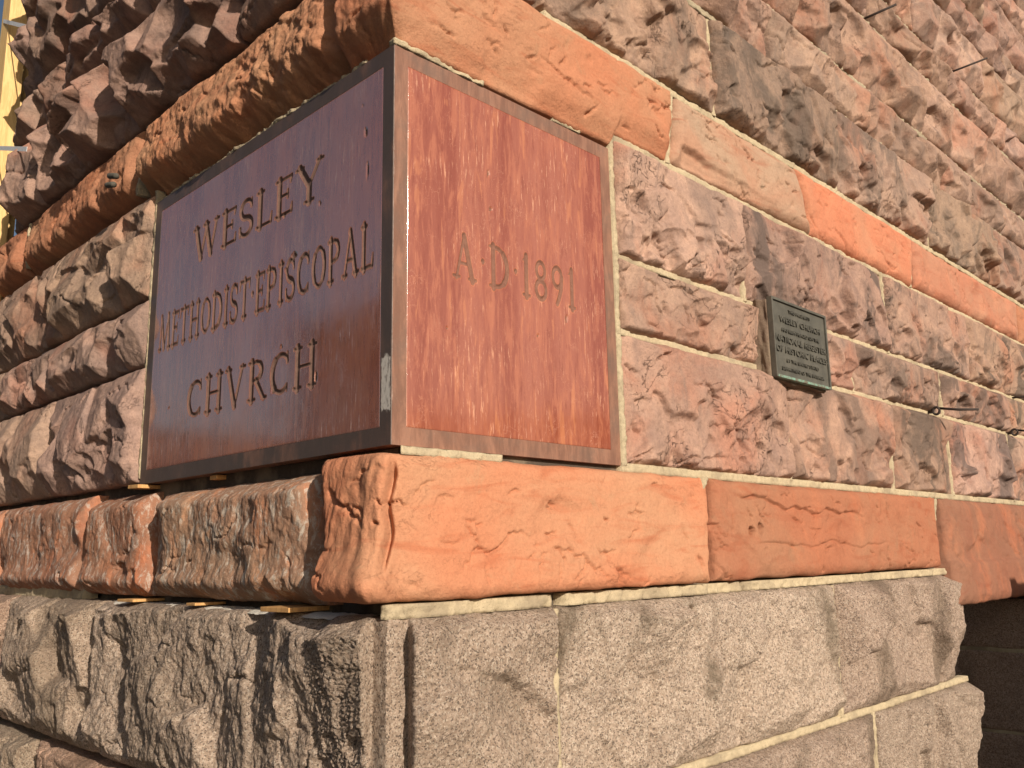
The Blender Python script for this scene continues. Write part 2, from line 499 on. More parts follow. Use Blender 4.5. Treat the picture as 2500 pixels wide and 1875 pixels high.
def cleave(S, Z, rng, s0, s1, z0, z1, cell, h0, h1, gs, gz, k=140.0):
    """patchwork of broken planes with crisp arrises between them"""
    ns = max(2, int(round((s1 - s0) / cell))); nz = max(2, int(round((z1 - z0) / cell)))
    best = None; pts = []
    for a in range(ns):
        for b in range(nz):
            pts.append((s0 + (s1 - s0) * (a + 0.5 + rng.uniform(-0.48, 0.48)) / ns, z0 + (z1 - z0) * (b + 0.5 + rng.uniform(-0.48, 0.48)) / nz))
    D = []; P = []
    for (a, b) in pts:
        st = rng.uniform(0.7, 1.35)
        D.append(np.hypot((S - a) * st, (Z - b) / st)); P.append(rng.uniform(h0, h1) + rng.normal(0, gs) * (S - a) + rng.normal(0, gz) * (Z - b))
    D = np.stack(D); dm = D.min(0)
    num = 0; den = 0
    for i in range(len(pts)):
        w = np.exp(-np.clip((D[i] - dm) * k, 0, 40)); num = num + w * P[i]; den = den + w
    return num / den

def lips(S, Z, H, rng, n, s0, s1, z0, z1, L0, L1, D0, D1, W=0.05, tilt=0.6, zb=None):
    wx = 0.012 * fbm(S * 20 + 3.1, Z * 20 - 8.7, 3)
    for _ in range(n):
        a = rng.uniform(s0, s1)
        b = rng.uniform(z0, z1) if zb is None else z0 + (z1 - z0) * rng.beta(*zb)
        th = rng.normal(0, tilt); ct, st = math.cos(th), math.sin(th)
        L = rng.uniform(L0, L1); D = rng.uniform(D0, D1); w = W * rng.uniform(0.5, 1.6)
        p = (S - a) * ct + (Z - b) * st
        q = -(-(S - a) * st + (Z - b) * ct) + wx + rng.uniform(-.5, .5) * p * p / L
        H = H - D * np.exp(-(p / L) ** 2) * np.where(q > 0, np.exp(-np.clip(q, 0, 9) / w), np.exp(np.clip(q, -9, 0) / 0.005))
    return H

def cracks(S, Z, H, rng, n, s0, s1, z0, z1, L0, L1, D0, D1, w=0.0035, tilt=0.7):
    """thin ragged fissures, the lower lip set back a little"""
    for _ in range(n):
        a = rng.uniform(s0, s1); b = rng.uniform(z0, z1); th = rng.normal(0, tilt); ct, st = math.cos(th), math.sin(th)
        L = rng.uniform(L0, L1); D = rng.uniform(D0, D1)
        p = (S - a) * ct + (Z - b) * st; q = -(S - a) * st + (Z - b) * ct
        m_ = (np.abs(p) < L) & (np.abs(q) < 0.5 * L + 0.03)
        if not m_.any(): continue
        pp = p[m_]; o = rng.uniform(0, 99)
        c = 0.16 * L * fbm(pp / L * 2.2 + o, pp * 0 + o, 4) + rng.uniform(-0.3, 0.3) * pp * pp / L
        e = q[m_] - c; t = np.clip(1 - (pp / L) ** 2, 0, 1) * (0.6 + 0.8 * np.abs(pn(pp / L * 5 + o, pp * 0 + 2.2)))
        H[m_] -= D * t * (np.exp(-(e / w) ** 2) + 0.35 * np.where(e < 0, np.exp(e / (0.15 * L)), 0))
    return H

def stone(kind, s0, s1, z0, z1, seed, parent, base=0.0, amp=0.05, sp=0.005, gap=0.009, sl0=0.0, sl1=0.0,
          tint=(1, 1, 1), stain=0.5, salts=0.0, zfun=None, extra=None, depth=0.10, name=None, edge=None, label=None):
    rng = np.random.RandomState(seed)
    nu = max(8, int(round((s1 - s0) / sp))); nv = max(8, int(round((z1 - z0) / sp)))
    u = np.linspace(0, 1, nu)[:, None]; v = np.linspace(0, 1, nv)[None, :]
    e = 3.0 / nu
    sa = s0 + gap / 2 + sl0 * (0.5 - v); sb = s1 - gap / 2 + sl1 * (0.5 - v)
    wob = 0.006 * fbm(np.zeros_like(v) + seed * 1.7, v * (z1 - z0) * 9 + seed, 3)
    wob2 = 0.006 * fbm(np.zeros_like(v) + seed * 2.3 + 40, v * (z1 - z0) * 9 + seed, 3)
    kw_ = 2.2 if kind == 'band' else 1.0
    sa = sa + wob * kw_; sb = sb + wob2 * kw_
    S = sa + (sb - sa) * u
    zb = z0 + gap / 2 + 0.004 * fbm(S[:, :1] * 7 + seed, S[:, :1] * 0 + 3.3 + seed, 3)
    zt = z1 - gap / 2 + 0.004 * fbm(S[:, :1] * 7 - seed, S[:, :1] * 0 + 8.3 + seed, 3)
    if zfun is not None: zb = zfun(S[:, :1], zb)
    Z = zb + (zt - zb) * v
    dl = S - sa; dr = sb - S; db = Z - zb; dt = zt - Z
    d = np.minimum(np.minimum(dl, dr), np.minimum(db, dt))
    o = seed * 3.71
    X = S + o; Y = Z - o
    hh = z1 - z0; wl = s1 - s0; vv = (Z - z0) / hh
    if kind == 'rock':          # bold quarry face: sloped upper plane, sharp brow, broken planes and scallops
        wS = S + 0.010 * fbm(X * 9, Y * 9, 4); wZ = Z + 0.010 * fbm(X * 9 + 50, Y * 9, 4)
        k1 = amp / (hh * 0.36) * (1.0 + 0.45 * fbm(X * 3.1, Y * 0.8, 2))
        top = (dt + 0.014 * fbm(X * 4, Y * 4, 3)) * k1 + 0.006
        bot = (db + 0.018 * fbm(X * 5 + 9, Y * 5, 3)) * (amp / (hh * 0.40)) * (1.9 + 0.8 * fbm(X * 4, Y * 4 + 7, 2)) + 0.002
        H = np.minimum(np.minimum(top, bot), amp * 1.25)
        H = np.minimum(H, np.minimum(dl, dr) * 1.25 * (1 + 0.4 * fbm(X * 6, Y * 6, 2)) + 0.004)
        H = np.minimum(H, cleave(wS, wZ, rng, s0, s1, z0, z1, *((0.21, amp * 0.45, amp * 1.20, 0.28, 0.26) if s0 < -0.3 else (0.27, amp * 0.55, amp * 1.05, 0.20, 0.20))))
        H = scoops(wS, wZ, H, rng, int(2 + 4 * wl), s0, s1, z0 + 0.10 * hh, z0 + 0.72 * hh, 0.03 + 0.1 * hh, 0.05 + 0.22 * hh, amp * 0.25, amp * 0.75, None, 1.9, 0.6)
        H = scoops(wS, wZ, H, rng, int(2 + 5 * wl), s0, s1, z0, z1, 0.02, 0.07, amp * 0.06, amp * 0.20, None, 1.3)
        H = np.maximum(H, -0.012 + 0.30 * np.minimum(d, 0.06))
        f = sst(0, 0.02, d)
        H = H + f * (0.0014 * ridge(X * 10, Y * 9, 3) + 0.0020 * fbm(X * 34, Y * 31, 4))
        H = lips(S, Z, H, rng, int(3 + 5 * wl), s0, s1, z0, z1, 0.015, 0.06, 0.004, 0.010, 0.03, 0.8)
        H = cracks(S, Z, H, rng, int(3 + 5 * wl), s0, s1, z0, z1, 0.03, 0.14, 0.008, 0.022, max(0.0042, sp * 0.9), 0.9)
    elif kind == 'flat':        # rock face worn flatter, spalled along the lower edge
        wS = S + 0.008 * fbm(X * 11, Y * 11, 4); wZ = Z + 0.008 * fbm(X * 11 + 50, Y * 11, 4)
        ed = np.minimum(np.minimum(dt * 1.4, np.minimum(dl, dr) * 1.3), db * 1.8) + 0.003 + 0.008 * np.abs(fbm(X * 12, Y * 12, 3))
        up_ = cleave(wS, wZ, rng, s0, s1, z0, z1, 0.26, amp * 0.50, amp * 1.10, 0.13, 0.12, 170.0)
        lo_ = cleave(wS, wZ, rng, s0, s1, z0, z0 + 0.6 * hh, 0.13, amp * 0.25, amp * 1.10, 0.24, 0.30)
        cut = 0.36 + 0.34 * fbm(X * 3.3, Y * 0 + 5.5, 3)
        lowm = sst(cut + 0.05, cut - 0.03, vv + 0.10 * fbm(X * 11, Y * 11, 3))
        H = np.where(lowm > 0, np.minimum(up_, up_ * (1 - lowm) + lo_ * lowm), up_) + 0.004 * fbm(X * 5, Y * 5, 3)
        H = np.minimum(H, ed)
        H = scoops(wS, wZ, H, rng, int(3 + 5 * wl), s0, s1, z0, z0 + 0.5 * hh, 0.03, 0.10, amp * 0.25, amp * 0.80, (1.0, 1.5), 1.5)
        H = scoops(wS, wZ, H, rng, int(3 + 4 * wl), s0, s1, z0, z0 + 0.4 * hh, 0.012, 0.05, amp * 0.15, amp * 0.40, (1.0, 1.6), 1.2, tilt=0.9)
        H = np.maximum(H, -0.006 + 0.20 * np.minimum(d, 0.04))
        f = sst(0, 0.02, d)
        low = sst(0.8, 0.1, vv)
        H = H + f * (0.0014 * ridge(X * 9, Y * 8, 3) + (0.0008 + 0.0024 * low) * fbm(X * 26, Y * 26, 4))
        H = lips(S, Z, H, rng, int(5 + 8 * wl), s0, s1, z0, z1, 0.010, 0.045, 0.008, 0.026, 0.025, 0.6, (1.1, 1.6))
        H = cracks(S, Z, H, rng, int(5 + 10 * wl), s0, s1, z0, z1, 0.02, 0.11, 0.010, 0.030, 0.0040, 0.8)
    elif kind == 'band':        # soft orange stone: smooth cushion, flaked here and there, cracked
        r = edge or 0.05
        cush = 1 - np.clip(1 - d / r, 0, 1) ** 2
        wS = S + 0.012 * fbm(X * 10, Y * 10, 4); wZ = Z + 0.012 * fbm(X * 10 + 50, Y * 10, 4)
        H = (amp * 0.55 + np.minimum(amp * 0.6, cleave(wS, wZ, rng, s0, s1, z0, z1, 0.22, amp * 0.1, amp * 0.7, 0.035, 0.05, 60.0))) * cush
        f = sst(0.0, 0.03, d)
        H = H + f * (0.0022 * fbm(X * 7, Y * 10, 3) + 0.0009 * fbm(X * 34, Y * 34, 4))
        H = lips(S, Z, H, rng, int(5 + 9 * wl), s0, s1, z0, z1, 0.006, 0.030, 0.004, 0.012, 0.02, 1.0)
        H = cracks(S, Z, H, rng, int(8 + 20 * wl), s0, s1, z0, z1, 0.010, 0.050, 0.008, 0.020, 0.0034, 0.8)
        H = cracks(S, Z, H, rng, int(1 + 2 * wl), s0, s1, z0, z1, 0.06, 0.16, 0.010, 0.018, 0.0042, 0.4)
    elif kind == 'weather':     # eroded band stone of the left wall
        r = edge or 0.06
        cush = 1 - np.clip(1 - d / r, 0, 1) ** 2.2
        wS = S + 0.016 * fbm(X * 9, Y * 9, 4); wZ = Z + 0.016 * fbm(X * 9 + 50, Y * 9, 4)
        H = (amp * 0.45 + np.minimum(amp * 0.6, cleave(wS, wZ, rng, s0, s1, z0, z1, 0.20, amp * 0.15, amp * 0.6, 0.10, 0.08, 70.0)) + 0.36 * amp * np.exp(-((vv - 0.15) / 0.12) ** 2)) * cush
        H = scoops(wS, wZ, H, rng, int(2 + 4 * wl), s0, s1, z0 - 0.02, z0 + 0.10, 0.02, 0.07, amp * 0.2, amp * 0.5, None, 1.2)
        f = sst(0.0, 0.03, d)
        H = H + f * (0.0026 * fbm(X * 24, Y * 17, 5, 0.65) + 0.0010 * ridge(X * 40, Y * 26, 3))
        H = lips(S, Z, H, rng, int(6 + 10 * wl), s0, s1, z0, z1, 0.008, 0.045, 0.003, 0.010, 0.03, 0.8)
        H = cracks(S, Z, H, rng, int(6 + 14 * wl), s0, s1, z0, z1, 0.015, 0.06, 0.006, 0.016, 0.0038, 0.7)
    elif kind == 'granite':
        wS = S + 0.016 * fbm(X * 9, Y * 8, 4); wZ = Z + 0.016 * fbm(X * 9 + 50, Y * 8, 4)
        left = sst(0.1, -0.2, S)
        ed = np.minimum(np.minimum(dt * 1.8, np.minimum(dl, dr) * 1.3), db * 0.8) + 0.003 + 0.010 * np.abs(fbm(X * 12, Y * 12, 3))
        H = cleave(wS, wZ, rng, s0, s1, z0, z1, 0.30, amp * (0.45 + 0.1 * (s0 < 0)), amp * 1.10, 0.19 - 0.06 * (s0 < 0), 0.14, 80.0) + 0.008 * fbm(X * 4, Y * 3, 3)
        H = np.minimum(H, ed)
        H = scoops(wS, wZ, H, rng, int(2 + 4 * wl), s0, s1, z0, z0 + 0.9 * hh, 0.03, 0.12, amp * 0.15, amp * 0.55, (1.0, 1.0), 1.8, 0.6)
        H = scoops(wS, wZ, H, rng, int(5 + 10 * wl), s0, s1, z0, z1, 0.012, 0.04, amp * 0.08, amp * 0.22, None, 1.4, tilt=1.0)
        H = np.maximum(H, -0.002 + 0.10 * np.minimum(d, 0.04))
        f = sst(0, 0.02, d)
        H = H + f * (0.0062 * fbm(X * 17, Y * (15 - 3 * left), 6, 0.66) + left * 0.0018 * ridge(X * 8 + 0.9 * pn(X * 5, Y * 5), Y * 4.5, 4))
        H = lips(S, Z, H, rng, int(4 + 5 * wl), s0, s1, z0, z1, 0.02, 0.06, 0.005, 0.016, 0.04, 0.8)
        H = cracks(S, Z, H, rng, int(3 + 5 * wl), s0, s1, z0, z1, 0.03, 0.12, 0.008, 0.022, 0.0045, 0.9)
    elif kind == 'dressed':
        H = 0.006 + 0.0015 * fbm(X * 20, Y * 20, 4) - 0.006 * np.clip(1 - d / 0.012, 0, 1)
    if extra is not None: H = extra(S, Z, H, dict(dl=dl, dr=dr, db=db, dt=dt, d=d, X=X, Y=Y))
    # arris rounding, then the returns going back into the wall
    H = H - 0.006 * np.clip(1 - d / 0.006, 0, 1) + base
    Sx = np.pad(S, 1, mode='edge'); Zx = np.pad(Z, 1, mode='edge'); Hx = np.pad(H, 1, mode='edge')
    ring = np.zeros_like(Sx, bool); ring[0] = ring[-1] = True; ring[:, 0] = ring[:, -1] = True
    Hx[ring] = base - depth
    V = wrap(Sx, Zx, Hx).reshape(-1, 3)
    if s0 < 0 < s1:             # the returns of a quoin stay behind its faces
        pass
    c = V.mean(0)
    me = mesh_from_arrays('stone', V - c, grid_quads(nu + 2, nv + 2), M['purple' if kind in ('rock', 'flat') else 'orange' if kind in ('band', 'weather') else 'granite'])
    nm = name or {'rock': 'rock_faced_block', 'flat': 'rock_faced_block', 'band': 'orange_band_stone', 'weather': 'orange_band_stone', 'granite': 'granite_block', 'dressed': 'granite_block'}[kind]
    ob = link(nm, me, parent, tuple(c))
    j = rng.uniform(0.80, 1.12)
    ob['tint'] = [tint[0] * j, tint[1] * j * rng.uniform(0.97, 1.03), tint[2] * j * rng.uniform(0.96, 1.05)]
    ob['stain'] = float(stain); ob['salts'] = float(salts)
    if label: ob['label'] = label
    return ob

def spacing(s0, s1, z0, z1):
    cs = max(0.0, min(abs(s0), abs(s1)) if s0 * s1 > 0 else 0.0); cz = abs((z0 + z1) / 2 - 0.2)
    return 0.0036 + 0.0011 * max(0, cs - 0.8) + 0.0008 * max(0, cz - 0.8)

# ------------------------------------------------------------------ setting
ground = link('pavement', box_mesh('pavement', -600, 600, -600, 600, -0.4, 0.0, M['paving']))
tag(ground, kind='structure')

church = empty('church_building', (0, 0, 0), 'red sandstone church corner with rock-faced blocks, orange bands and granite base', 'building')
TOP = 4.52
def wall_core(name, boxes):
    V = []; Fs = []
    for (x0, x1, y0, y1, z0, z1) in boxes:
        k = len(V)
        V += [(x, y, z + Z0) for x in (x0, x1) for y in (y0, y1) for z in (z0, z1)]
        Fs += [tuple(k + i for i in f) for f in [(0, 1, 3, 2), (4, 6, 7, 5), (0, 4, 5, 1), (2, 3, 7, 6), (0, 2, 6, 4), (1, 5, 7, 3)]]
    return link(name, poly_mesh(name, V, Fs, M['core']), church)
wall_r = wall_core('street_wall', [(0.05, 7.2, 0.020, 0.5, -0.50, TOP), (0.05, 3.36, 0.021, 0.5, -1.84, -0.501)])
wall_l = wall_core('side_wall', [(0.045, 0.5, 0.501, 3.0, -1.84, TOP), (0.045, 0.5, 3.0001, 4.7, -1.84, 0.93)])
# the corner between both cores
wall_c = wall_core('corner_core', [(0.045, 0.0499, 0.03, 0.5, -1.84, -0.002), (0.045, 0.0499, 0.03, 0.5, 1.002, TOP)])

def course(kindL, kindR, z0, z1, joints, seed, ampL, ampR, **kw):
    for i in range(len(joints) - 1):
        a, b = joints[i], joints[i + 1]
        if a >= b: continue
        left = (a + b) / 2 < 0
        stone(kindL if left else kindR, a, b, z0, z1, seed + i * 7, wall_l if left else wall_r,
              amp=ampL if left else ampR, sp=spacing(a, b, z0, z1), gap=0.010 if left else 0.016,
              **{k: (v[0] if left else v[1]) if isinstance(v, list) else v for k, v in kw.items()})

# ---- granite base
def quoin_margin(w_l=0.045, w_r=0.05):
    def f(S, Z, H, e):
        k = sst(w_r + 0.012, w_r, S) * sst(-w_l - 0.012, -w_l, S)
        flat = 0.004 + 0.0012 * fbm(e['X'] * 60, e['Y'] * 60, 3)
        wob = sst(w_r + 0.10, w_r + 0.01, np.where(S > 0, S, 0)) * sst(-w_l - 0.10, -w_l - 0.01, np.where(S < 0, S, 0))
        return H * (1 - k) + flat * k
    return f
G1a, G1b = -0.870, -0.378
stone('granite', -1.532, 0.506, G1a, G1b, 101, wall_r, base=0.022, amp=0.058, sp=0.0036, extra=quoin_margin(), stain=0.35, depth=0.05)
stone('granite', 0.520, 2.088, G1a, G1b, 102, wall_r, base=0.014, amp=0.058, sp=0.0040, stain=0.9, gap=0.014)
def round_end(S, Z, H, e):
    return H - 0.05 * np.clip(1 - e['dr'] / 0.09, 0, 1) ** 2
stone('granite', 2.100, 3.43, G1a, G1b, 103, wall_r, base=0.014, amp=0.060, sp=0.006, stain=0.7, gap=0.014, sl1=-0.10, extra=round_end)
stone('granite', -2.41, -1.542, G1a, G1b, 104, wall_l, base=0.025, amp=0.075, sp=0.0052, stain=0.5)
stone('granite', -3.30, -2.42, G1a, G1b, 105, wall_l, base=0.025, amp=0.075, sp=0.007, stain=0.5, tint=(1.05, 0.95, 0.88))
for k, (za, zb_) in enumerate([(-1.365, -0.885), (-1.848, -1.38)]):
    stone('granite', -1.20, 1.10, za, zb_, 111 + 20 * k, wall_r, base=0.030, amp=0.05, sp=0.0065 + 0.004 * k, extra=quoin_margin(), stain=0.5, depth=0.06)
    stone('granite', 1.115, 2.355, za, zb_, 112 + 20 * k, wall_r, base=0.018, amp=0.050, sp=0.006 + 0.004 * k, stain=0.8, gap=0.014)
    stone('granite', 2.367, 3.50, za, zb_, 113 + 20 * k, wall_r, base=0.018, amp=0.050, sp=0.006 + 0.004 * k, stain=0.6, gap=0.014, extra=round_end)
    stone('granite', -2.06, -1.21, za, zb_, 114 + 20 * k, wall_l, base=0.022, amp=0.055, sp=0.006 + 0.004 * k, stain=0.6, tint=(1.08, 0.92, 0.82))
    stone('granite', -3.30, -2.07, za, zb_, 115 + 20 * k, wall_l, base=0.022, amp=0.055, sp=0.007 + 0.004 * k, stain=0.6, tint=(1.0, 0.98, 0.92))

# ---- lower orange band
B0, B1 = -0.352, -0.012
def batter_corner(S, Z, H, e):
    vv = (Z - B0) / (B1 - B0)
    R = sst(-0.02, 0.12, S)
    flare = 0.040 * (1 - vv) ** 1.3 * R + 0.004
    L = sst(0.03, -0.05, S)
    roll = L * (0.032 * np.exp(-((vv - 0.12) / 0.18) ** 2) + 0.030 * (1 - vv) + 0.020) * sst(0.0, 0.05, e['dl'])
    gully = 0.030 * np.exp(-((S - 0.000 - 0.018 * pn(Z * 9, Z * 0 + 2)) / 0.011) ** 2) * sst(0.12, 0.3, vv) * sst(1.0, 0.8, vv)
    rough = L * 0.004 * fbm(e['X'] * 45, e['Y'] * 10, 4)
    return H + flare + roll - gully + rough
stone('band', -0.225, 1.245, B0, B1, 201, wall_r, base=0.006, amp=0.018, sp=0.0036, sl0=-0.07 * -1, sl1=-0.07, extra=batter_corner, stain=0.0, edge=0.035, gap=0.012, depth=0.06)
def band_r2(S, Z, H, e):
    vv = (Z - B0) / (B1 - B0)
    H = H + 0.034 * (1 - vv) ** 1.3 + 0.004
    for (a, b, ra, rb) in ((1.487, -0.191, 0.021, 0.018), (1.548, -0.180, 0.017, 0.019)):
        q = ((S - a) / ra) ** 2 + ((Z - b) / rb) ** 2
        H = H - 0.035 * sst(1.25, 0.85, q)
    # long bedding crack near the top edge
    c = B1 - 0.065 - 0.04 * np.sin((S - 1.5) * 2.4) + 0.02 * fbm(S * 6, S * 0 + 1.1, 3)
    m_ = sst(1.40, 1.50, S) * sst(2.45, 2.3, S)
    H = H - 0.010 * m_ * np.exp(-((Z - c) / 0.006) ** 2) + 0.006 * m_ * sst(0, 0.01, Z - c) * sst(0.0, 0.02, e['dt'])
    c2 = B0 + 0.115 + 0.018 * fbm(S * 5, S * 0 + 7.7, 3)
    m2 = sst(1.45, 1.6, S) * sst(2.7, 2.4, S)
    return H - 0.008 * m2 * np.exp(-((Z - c2) / 0.005) ** 2)
stone('band', 1.262, 3.25, B0, B1, 202, wall_r, base=0.004, amp=0.020, sp=0.0041, sl0=-0.07, sl1=-0.14, extra=band_r2, stain=0.18, tint=(0.92, 0.83, 0.82), edge=0.04, gap=0.012)
def band_r3(S, Z, H, e):
    vv = (Z + 0.53) / 0.52
    H = H + 0.004 * fbm(e['X'] * 12, e['Y'] * 12, 4)
    return H + 0.05 * (1 - vv) ** 1.2 + 0.018 * sst(0.42, 0.36, vv)
stone('band', 3.30, 6.9, -0.535, B1, 203, wall_r, base=0.004, amp=0.024, sp=0.008, sl0=-0.12, extra=band_r3, stain=0.55, edge=0.06, tint=(0.86, 0.74, 0.74), depth=0.45)
def band_left(S, Z, H, e):
    return H - 0.030 * sst(0.05, 0.0, e['dt'])
LK = dict(stain=0.8, salts=0.8, gap=0.016, depth=0.08, extra=band_left)
stone('weather', -1.222, -0.262, B0 - 0.017, -0.030, 211, wall_l, base=-0.004, amp=0.048, sp=0.0037, sl0=0.05, sl1=0.06, **LK)
stone('weather', -1.735, -1.245, B0 - 0.017, -0.022, 212, wall_l, base=0.002, amp=0.050, sp=0.0041, sl0=-0.03, sl1=0.07, tint=(1.05, 0.98, 0.95), stain=0.7, salts=1.0, gap=0.014, depth=0.08, extra=band_left)
stone('weather', -2.75, -1.745, B0 - 0.017, B1, 213, wall_l, base=0.000, amp=0.048, sp=0.0055, tint=(1.0, 0.95, 0.92), stain=0.65, salts=1.0, depth=0.08)
stone('weather', -3.26, -2.76, B0 - 0.017, B1, 214, wall_l, base=-0.002, amp=0.060, sp=0.007, stain=0.4, salts=0.6, depth=0.08)

# ---- rock-faced courses either side of the cornerstone
SL, SR = -1.3725, 0.8431
C = [(0.002, 0.406), (0.410, 0.647), (0.651, 1.041)]
course('rock', 'flat', *C[0], [-3.26, -2.24, SL - 0.012], 301, 0.060, 0.032, stain=[0.35, 0.5], base=0.002)
course('rock', 'flat', *C[1], [-3.26, -2.93, SL - 0.012], 311, 0.052, 0.030, stain=[0.35, 0.5], base=0.002)
course('rock', 'flat', *C[2], [-3.26, -2.42, SL - 0.012], 321, 0.060, 0.034, stain=[0.35, 0.5], base=0.002)
RT = [1.0, 0.96, 0.95]
for (z, js, sd, st) in ((C[0], [SR + 0.016, 1.868, 2.830, 3.588, 4.595, 5.60, 6.9], 331, [0.25, 0.7, 0.9, 1.0, 1.0, 1.0]),
                        (C[1], [SR + 0.016, 1.78, 2.495, 3.555, 4.60, 5.7, 6.9], 351, [0.25, 0.4, 0.8, 0.9, 1.0, 1.0]),
                        (C[2], [SR + 0.016, 1.620, 2.925, 4.02, 5.25, 6.9], 371, [0.5, 1.0, 1.0, 1.0, 1.0])):
    for i in range(len(js) - 1):
        a, b = js[i], js[i + 1]
        stone('flat', a, b, z[0], z[1], sd + i, wall_r, amp=0.040 + 0.012 * min(1, i / 2), sp=spacing(a, b, *z), gap=0.011, stain=st[i], base=0.002,
              tint=(1.04, 1.0, 0.98) if i == 0 else (0.97, 0.94, 0.93))

# ---- upper orange band
U0, U1 = 1.048, 1.328
def zlow_corner(S, zb): return zb + (1.001 - U0) * sst(0.875, 0.835, S)
def zlow_left(S, zb): return zb + (1.010 - U0) * sst(-1.40, -1.36, S)
def ub_corner(S, Z, H, e):
    L = sst(0.05, -0.03, S)
    rough = L * (0.010 * fbm(e['X'] * 14, e['Y'] * 9, 4) + 0.022)
    low = L * 0.05 * sst(0.09, 0.0, e['db'])
    return H * (1 - 0.8 * sst(0.07, 0.0, e['db']) * (1 - L)) + rough - low + 0.010 * sst(0.02, 0.1, e['db'])
stone('band', -0.205, 1.178, U0, U1, 401, wall_r, base=0.008, amp=0.022, sp=0.0037, sl1=-0.05, zfun=zlow_corner, extra=ub_corner, edge=0.035, stain=0.05, gap=0.014, depth=0.06)
def ub_r2(S, Z, H, e):
    # hollow worn under the ledge at the stone's lower left end
    c = U0 + 0.075 - 0.03 * sst(1.2, 1.9, S) + 0.008 * fbm(S * 7, S * 0 + 4.4, 3)
    m_ = sst(1.20, 1.26, S) * sst(2.05, 1.7, S)
    return H - 0.024 * m_ * sst(0.012, -0.01, Z - c) * sst(0.0, 0.03, e['db']) * (0.4 + 0.6 * np.exp(-((S - 1.30) / 0.12) ** 2))
stone('band', 2.14, 3.32, U0, U1, 405, wall_r, base=0.004, amp=0.026, sp=0.0052, sl0=0.12, sl1=-0.06, edge=0.04, stain=0.15, gap=0.006, tint=(1.0, 0.92, 0.92))
stone('band', 1.192, 2.14, U0, U1, 402, wall_r, base=0.004, amp=0.026, sp=0.0040, sl0=-0.05, sl1=0.12, extra=ub_r2, edge=0.04, stain=0.0, gap=0.012, tint=(0.98, 1.32, 1.50))
stone('band', 3.335, 5.1, U0, U1, 403, wall_r, base=0.004, amp=0.026, sp=0.0075, edge=0.05, stain=0.25, gap=0.014, tint=(0.86, 0.82, 0.88))
stone('band', 5.115, 6.95, U0, U1, 404, wall_r, base=0.004, amp=0.026, sp=0.010, edge=0.05, stain=0.2, gap=0.014)
def ub_left(S, Z, H, e):
    vv = (Z - U0) / (U1 - U0)
    wS = S + 0.02 * fbm(e['X'] * 8, e['Y'] * 8, 3)
    H = H + 0.024 * np.exp(-((vv - 0.36) / 0.25) ** 2) * sst(0, 0.06, np.minimum(e['dl'], e['dr']))
    H = H - 0.055 * sst(0.085, 0.0, e['db'] + 0.03 * fbm(e['X'] * 7, e['Y'] * 3, 3))
    H = H + 0.004 * fbm(e['X'] * 26, e['Y'] * 18, 5, 0.65)
    r = ridge(e['X'] * 6 + e['Y'] * 4, e['Y'] * 7, 4)
    return H - 0.011 * sst(0.55, 1.3, r) * sst(-0.95, -0.6, S)
stone('weather', -1.475, -0.218, U0, U1, 411, wall_l, base=0.010, amp=0.035, sp=0.0041, zfun=zlow_left, extra=ub_left, stain=0.30, salts=0.0, sl0=-0.06, depth=0.06)
stone('weather', -2.765, -1.490, U0, U1, 412, wall_l, base=0.010, amp=0.035, sp=0.006, extra=ub_left, stain=0.25, salts=0.0)
stone('weather', -3.26, -2.775, U0, U1, 413, wall_l, base=0.010, amp=0.035, sp=0.0075, extra=ub_left, stain=0.25, salts=0.0)

# ---- rock-faced courses above
zs = [1.336, 1.756, 2.020, 2.440, 2.680, 3.085, 3.345, 3.765, 4.04, 4.50]
jr = [[0.52, 1.482, 2.50, 3.62, 4.75, 5.85, 6.95], [0.95, 1.95, 2.905, 3.95, 5.0, 6.05, 6.95], [0.70, 1.72, 2.70, 3.70, 4.72, 5.80, 6.95],
      [0.9, 2.1, 3.05, 4.2, 5.3, 6.95], [0.6, 1.7, 2.8, 3.75, 4.9, 6.0, 6.95], [1.1, 2.3, 3.3, 4.4, 5.6, 6.95], [0.7, 1.9, 3.0, 4.15, 5.2, 6.2, 6.95],
      [0.9, 2.2, 3.4, 4.5, 5.7, 6.95], [0.6, 1.8, 2.9, 4.1, 5.2, 6.95]]
jl = [[-3.04, -2.55, -1.70, -0.76], [-3.04, -2.35, -1.45, -0.55], [-3.04, -2.75, -1.85, -0.9], [-3.04, -2.2, -1.2, -0.5], [-3.04, -2.5, -1.6, -0.8],
      [-3.04, -2.2, -1.2, -0.5], [-3.04, -2.5, -1.6, -0.8], [-3.04, -2.2, -1.2, -0.5], [-3.04, -2.5, -1.6, -0.8]]
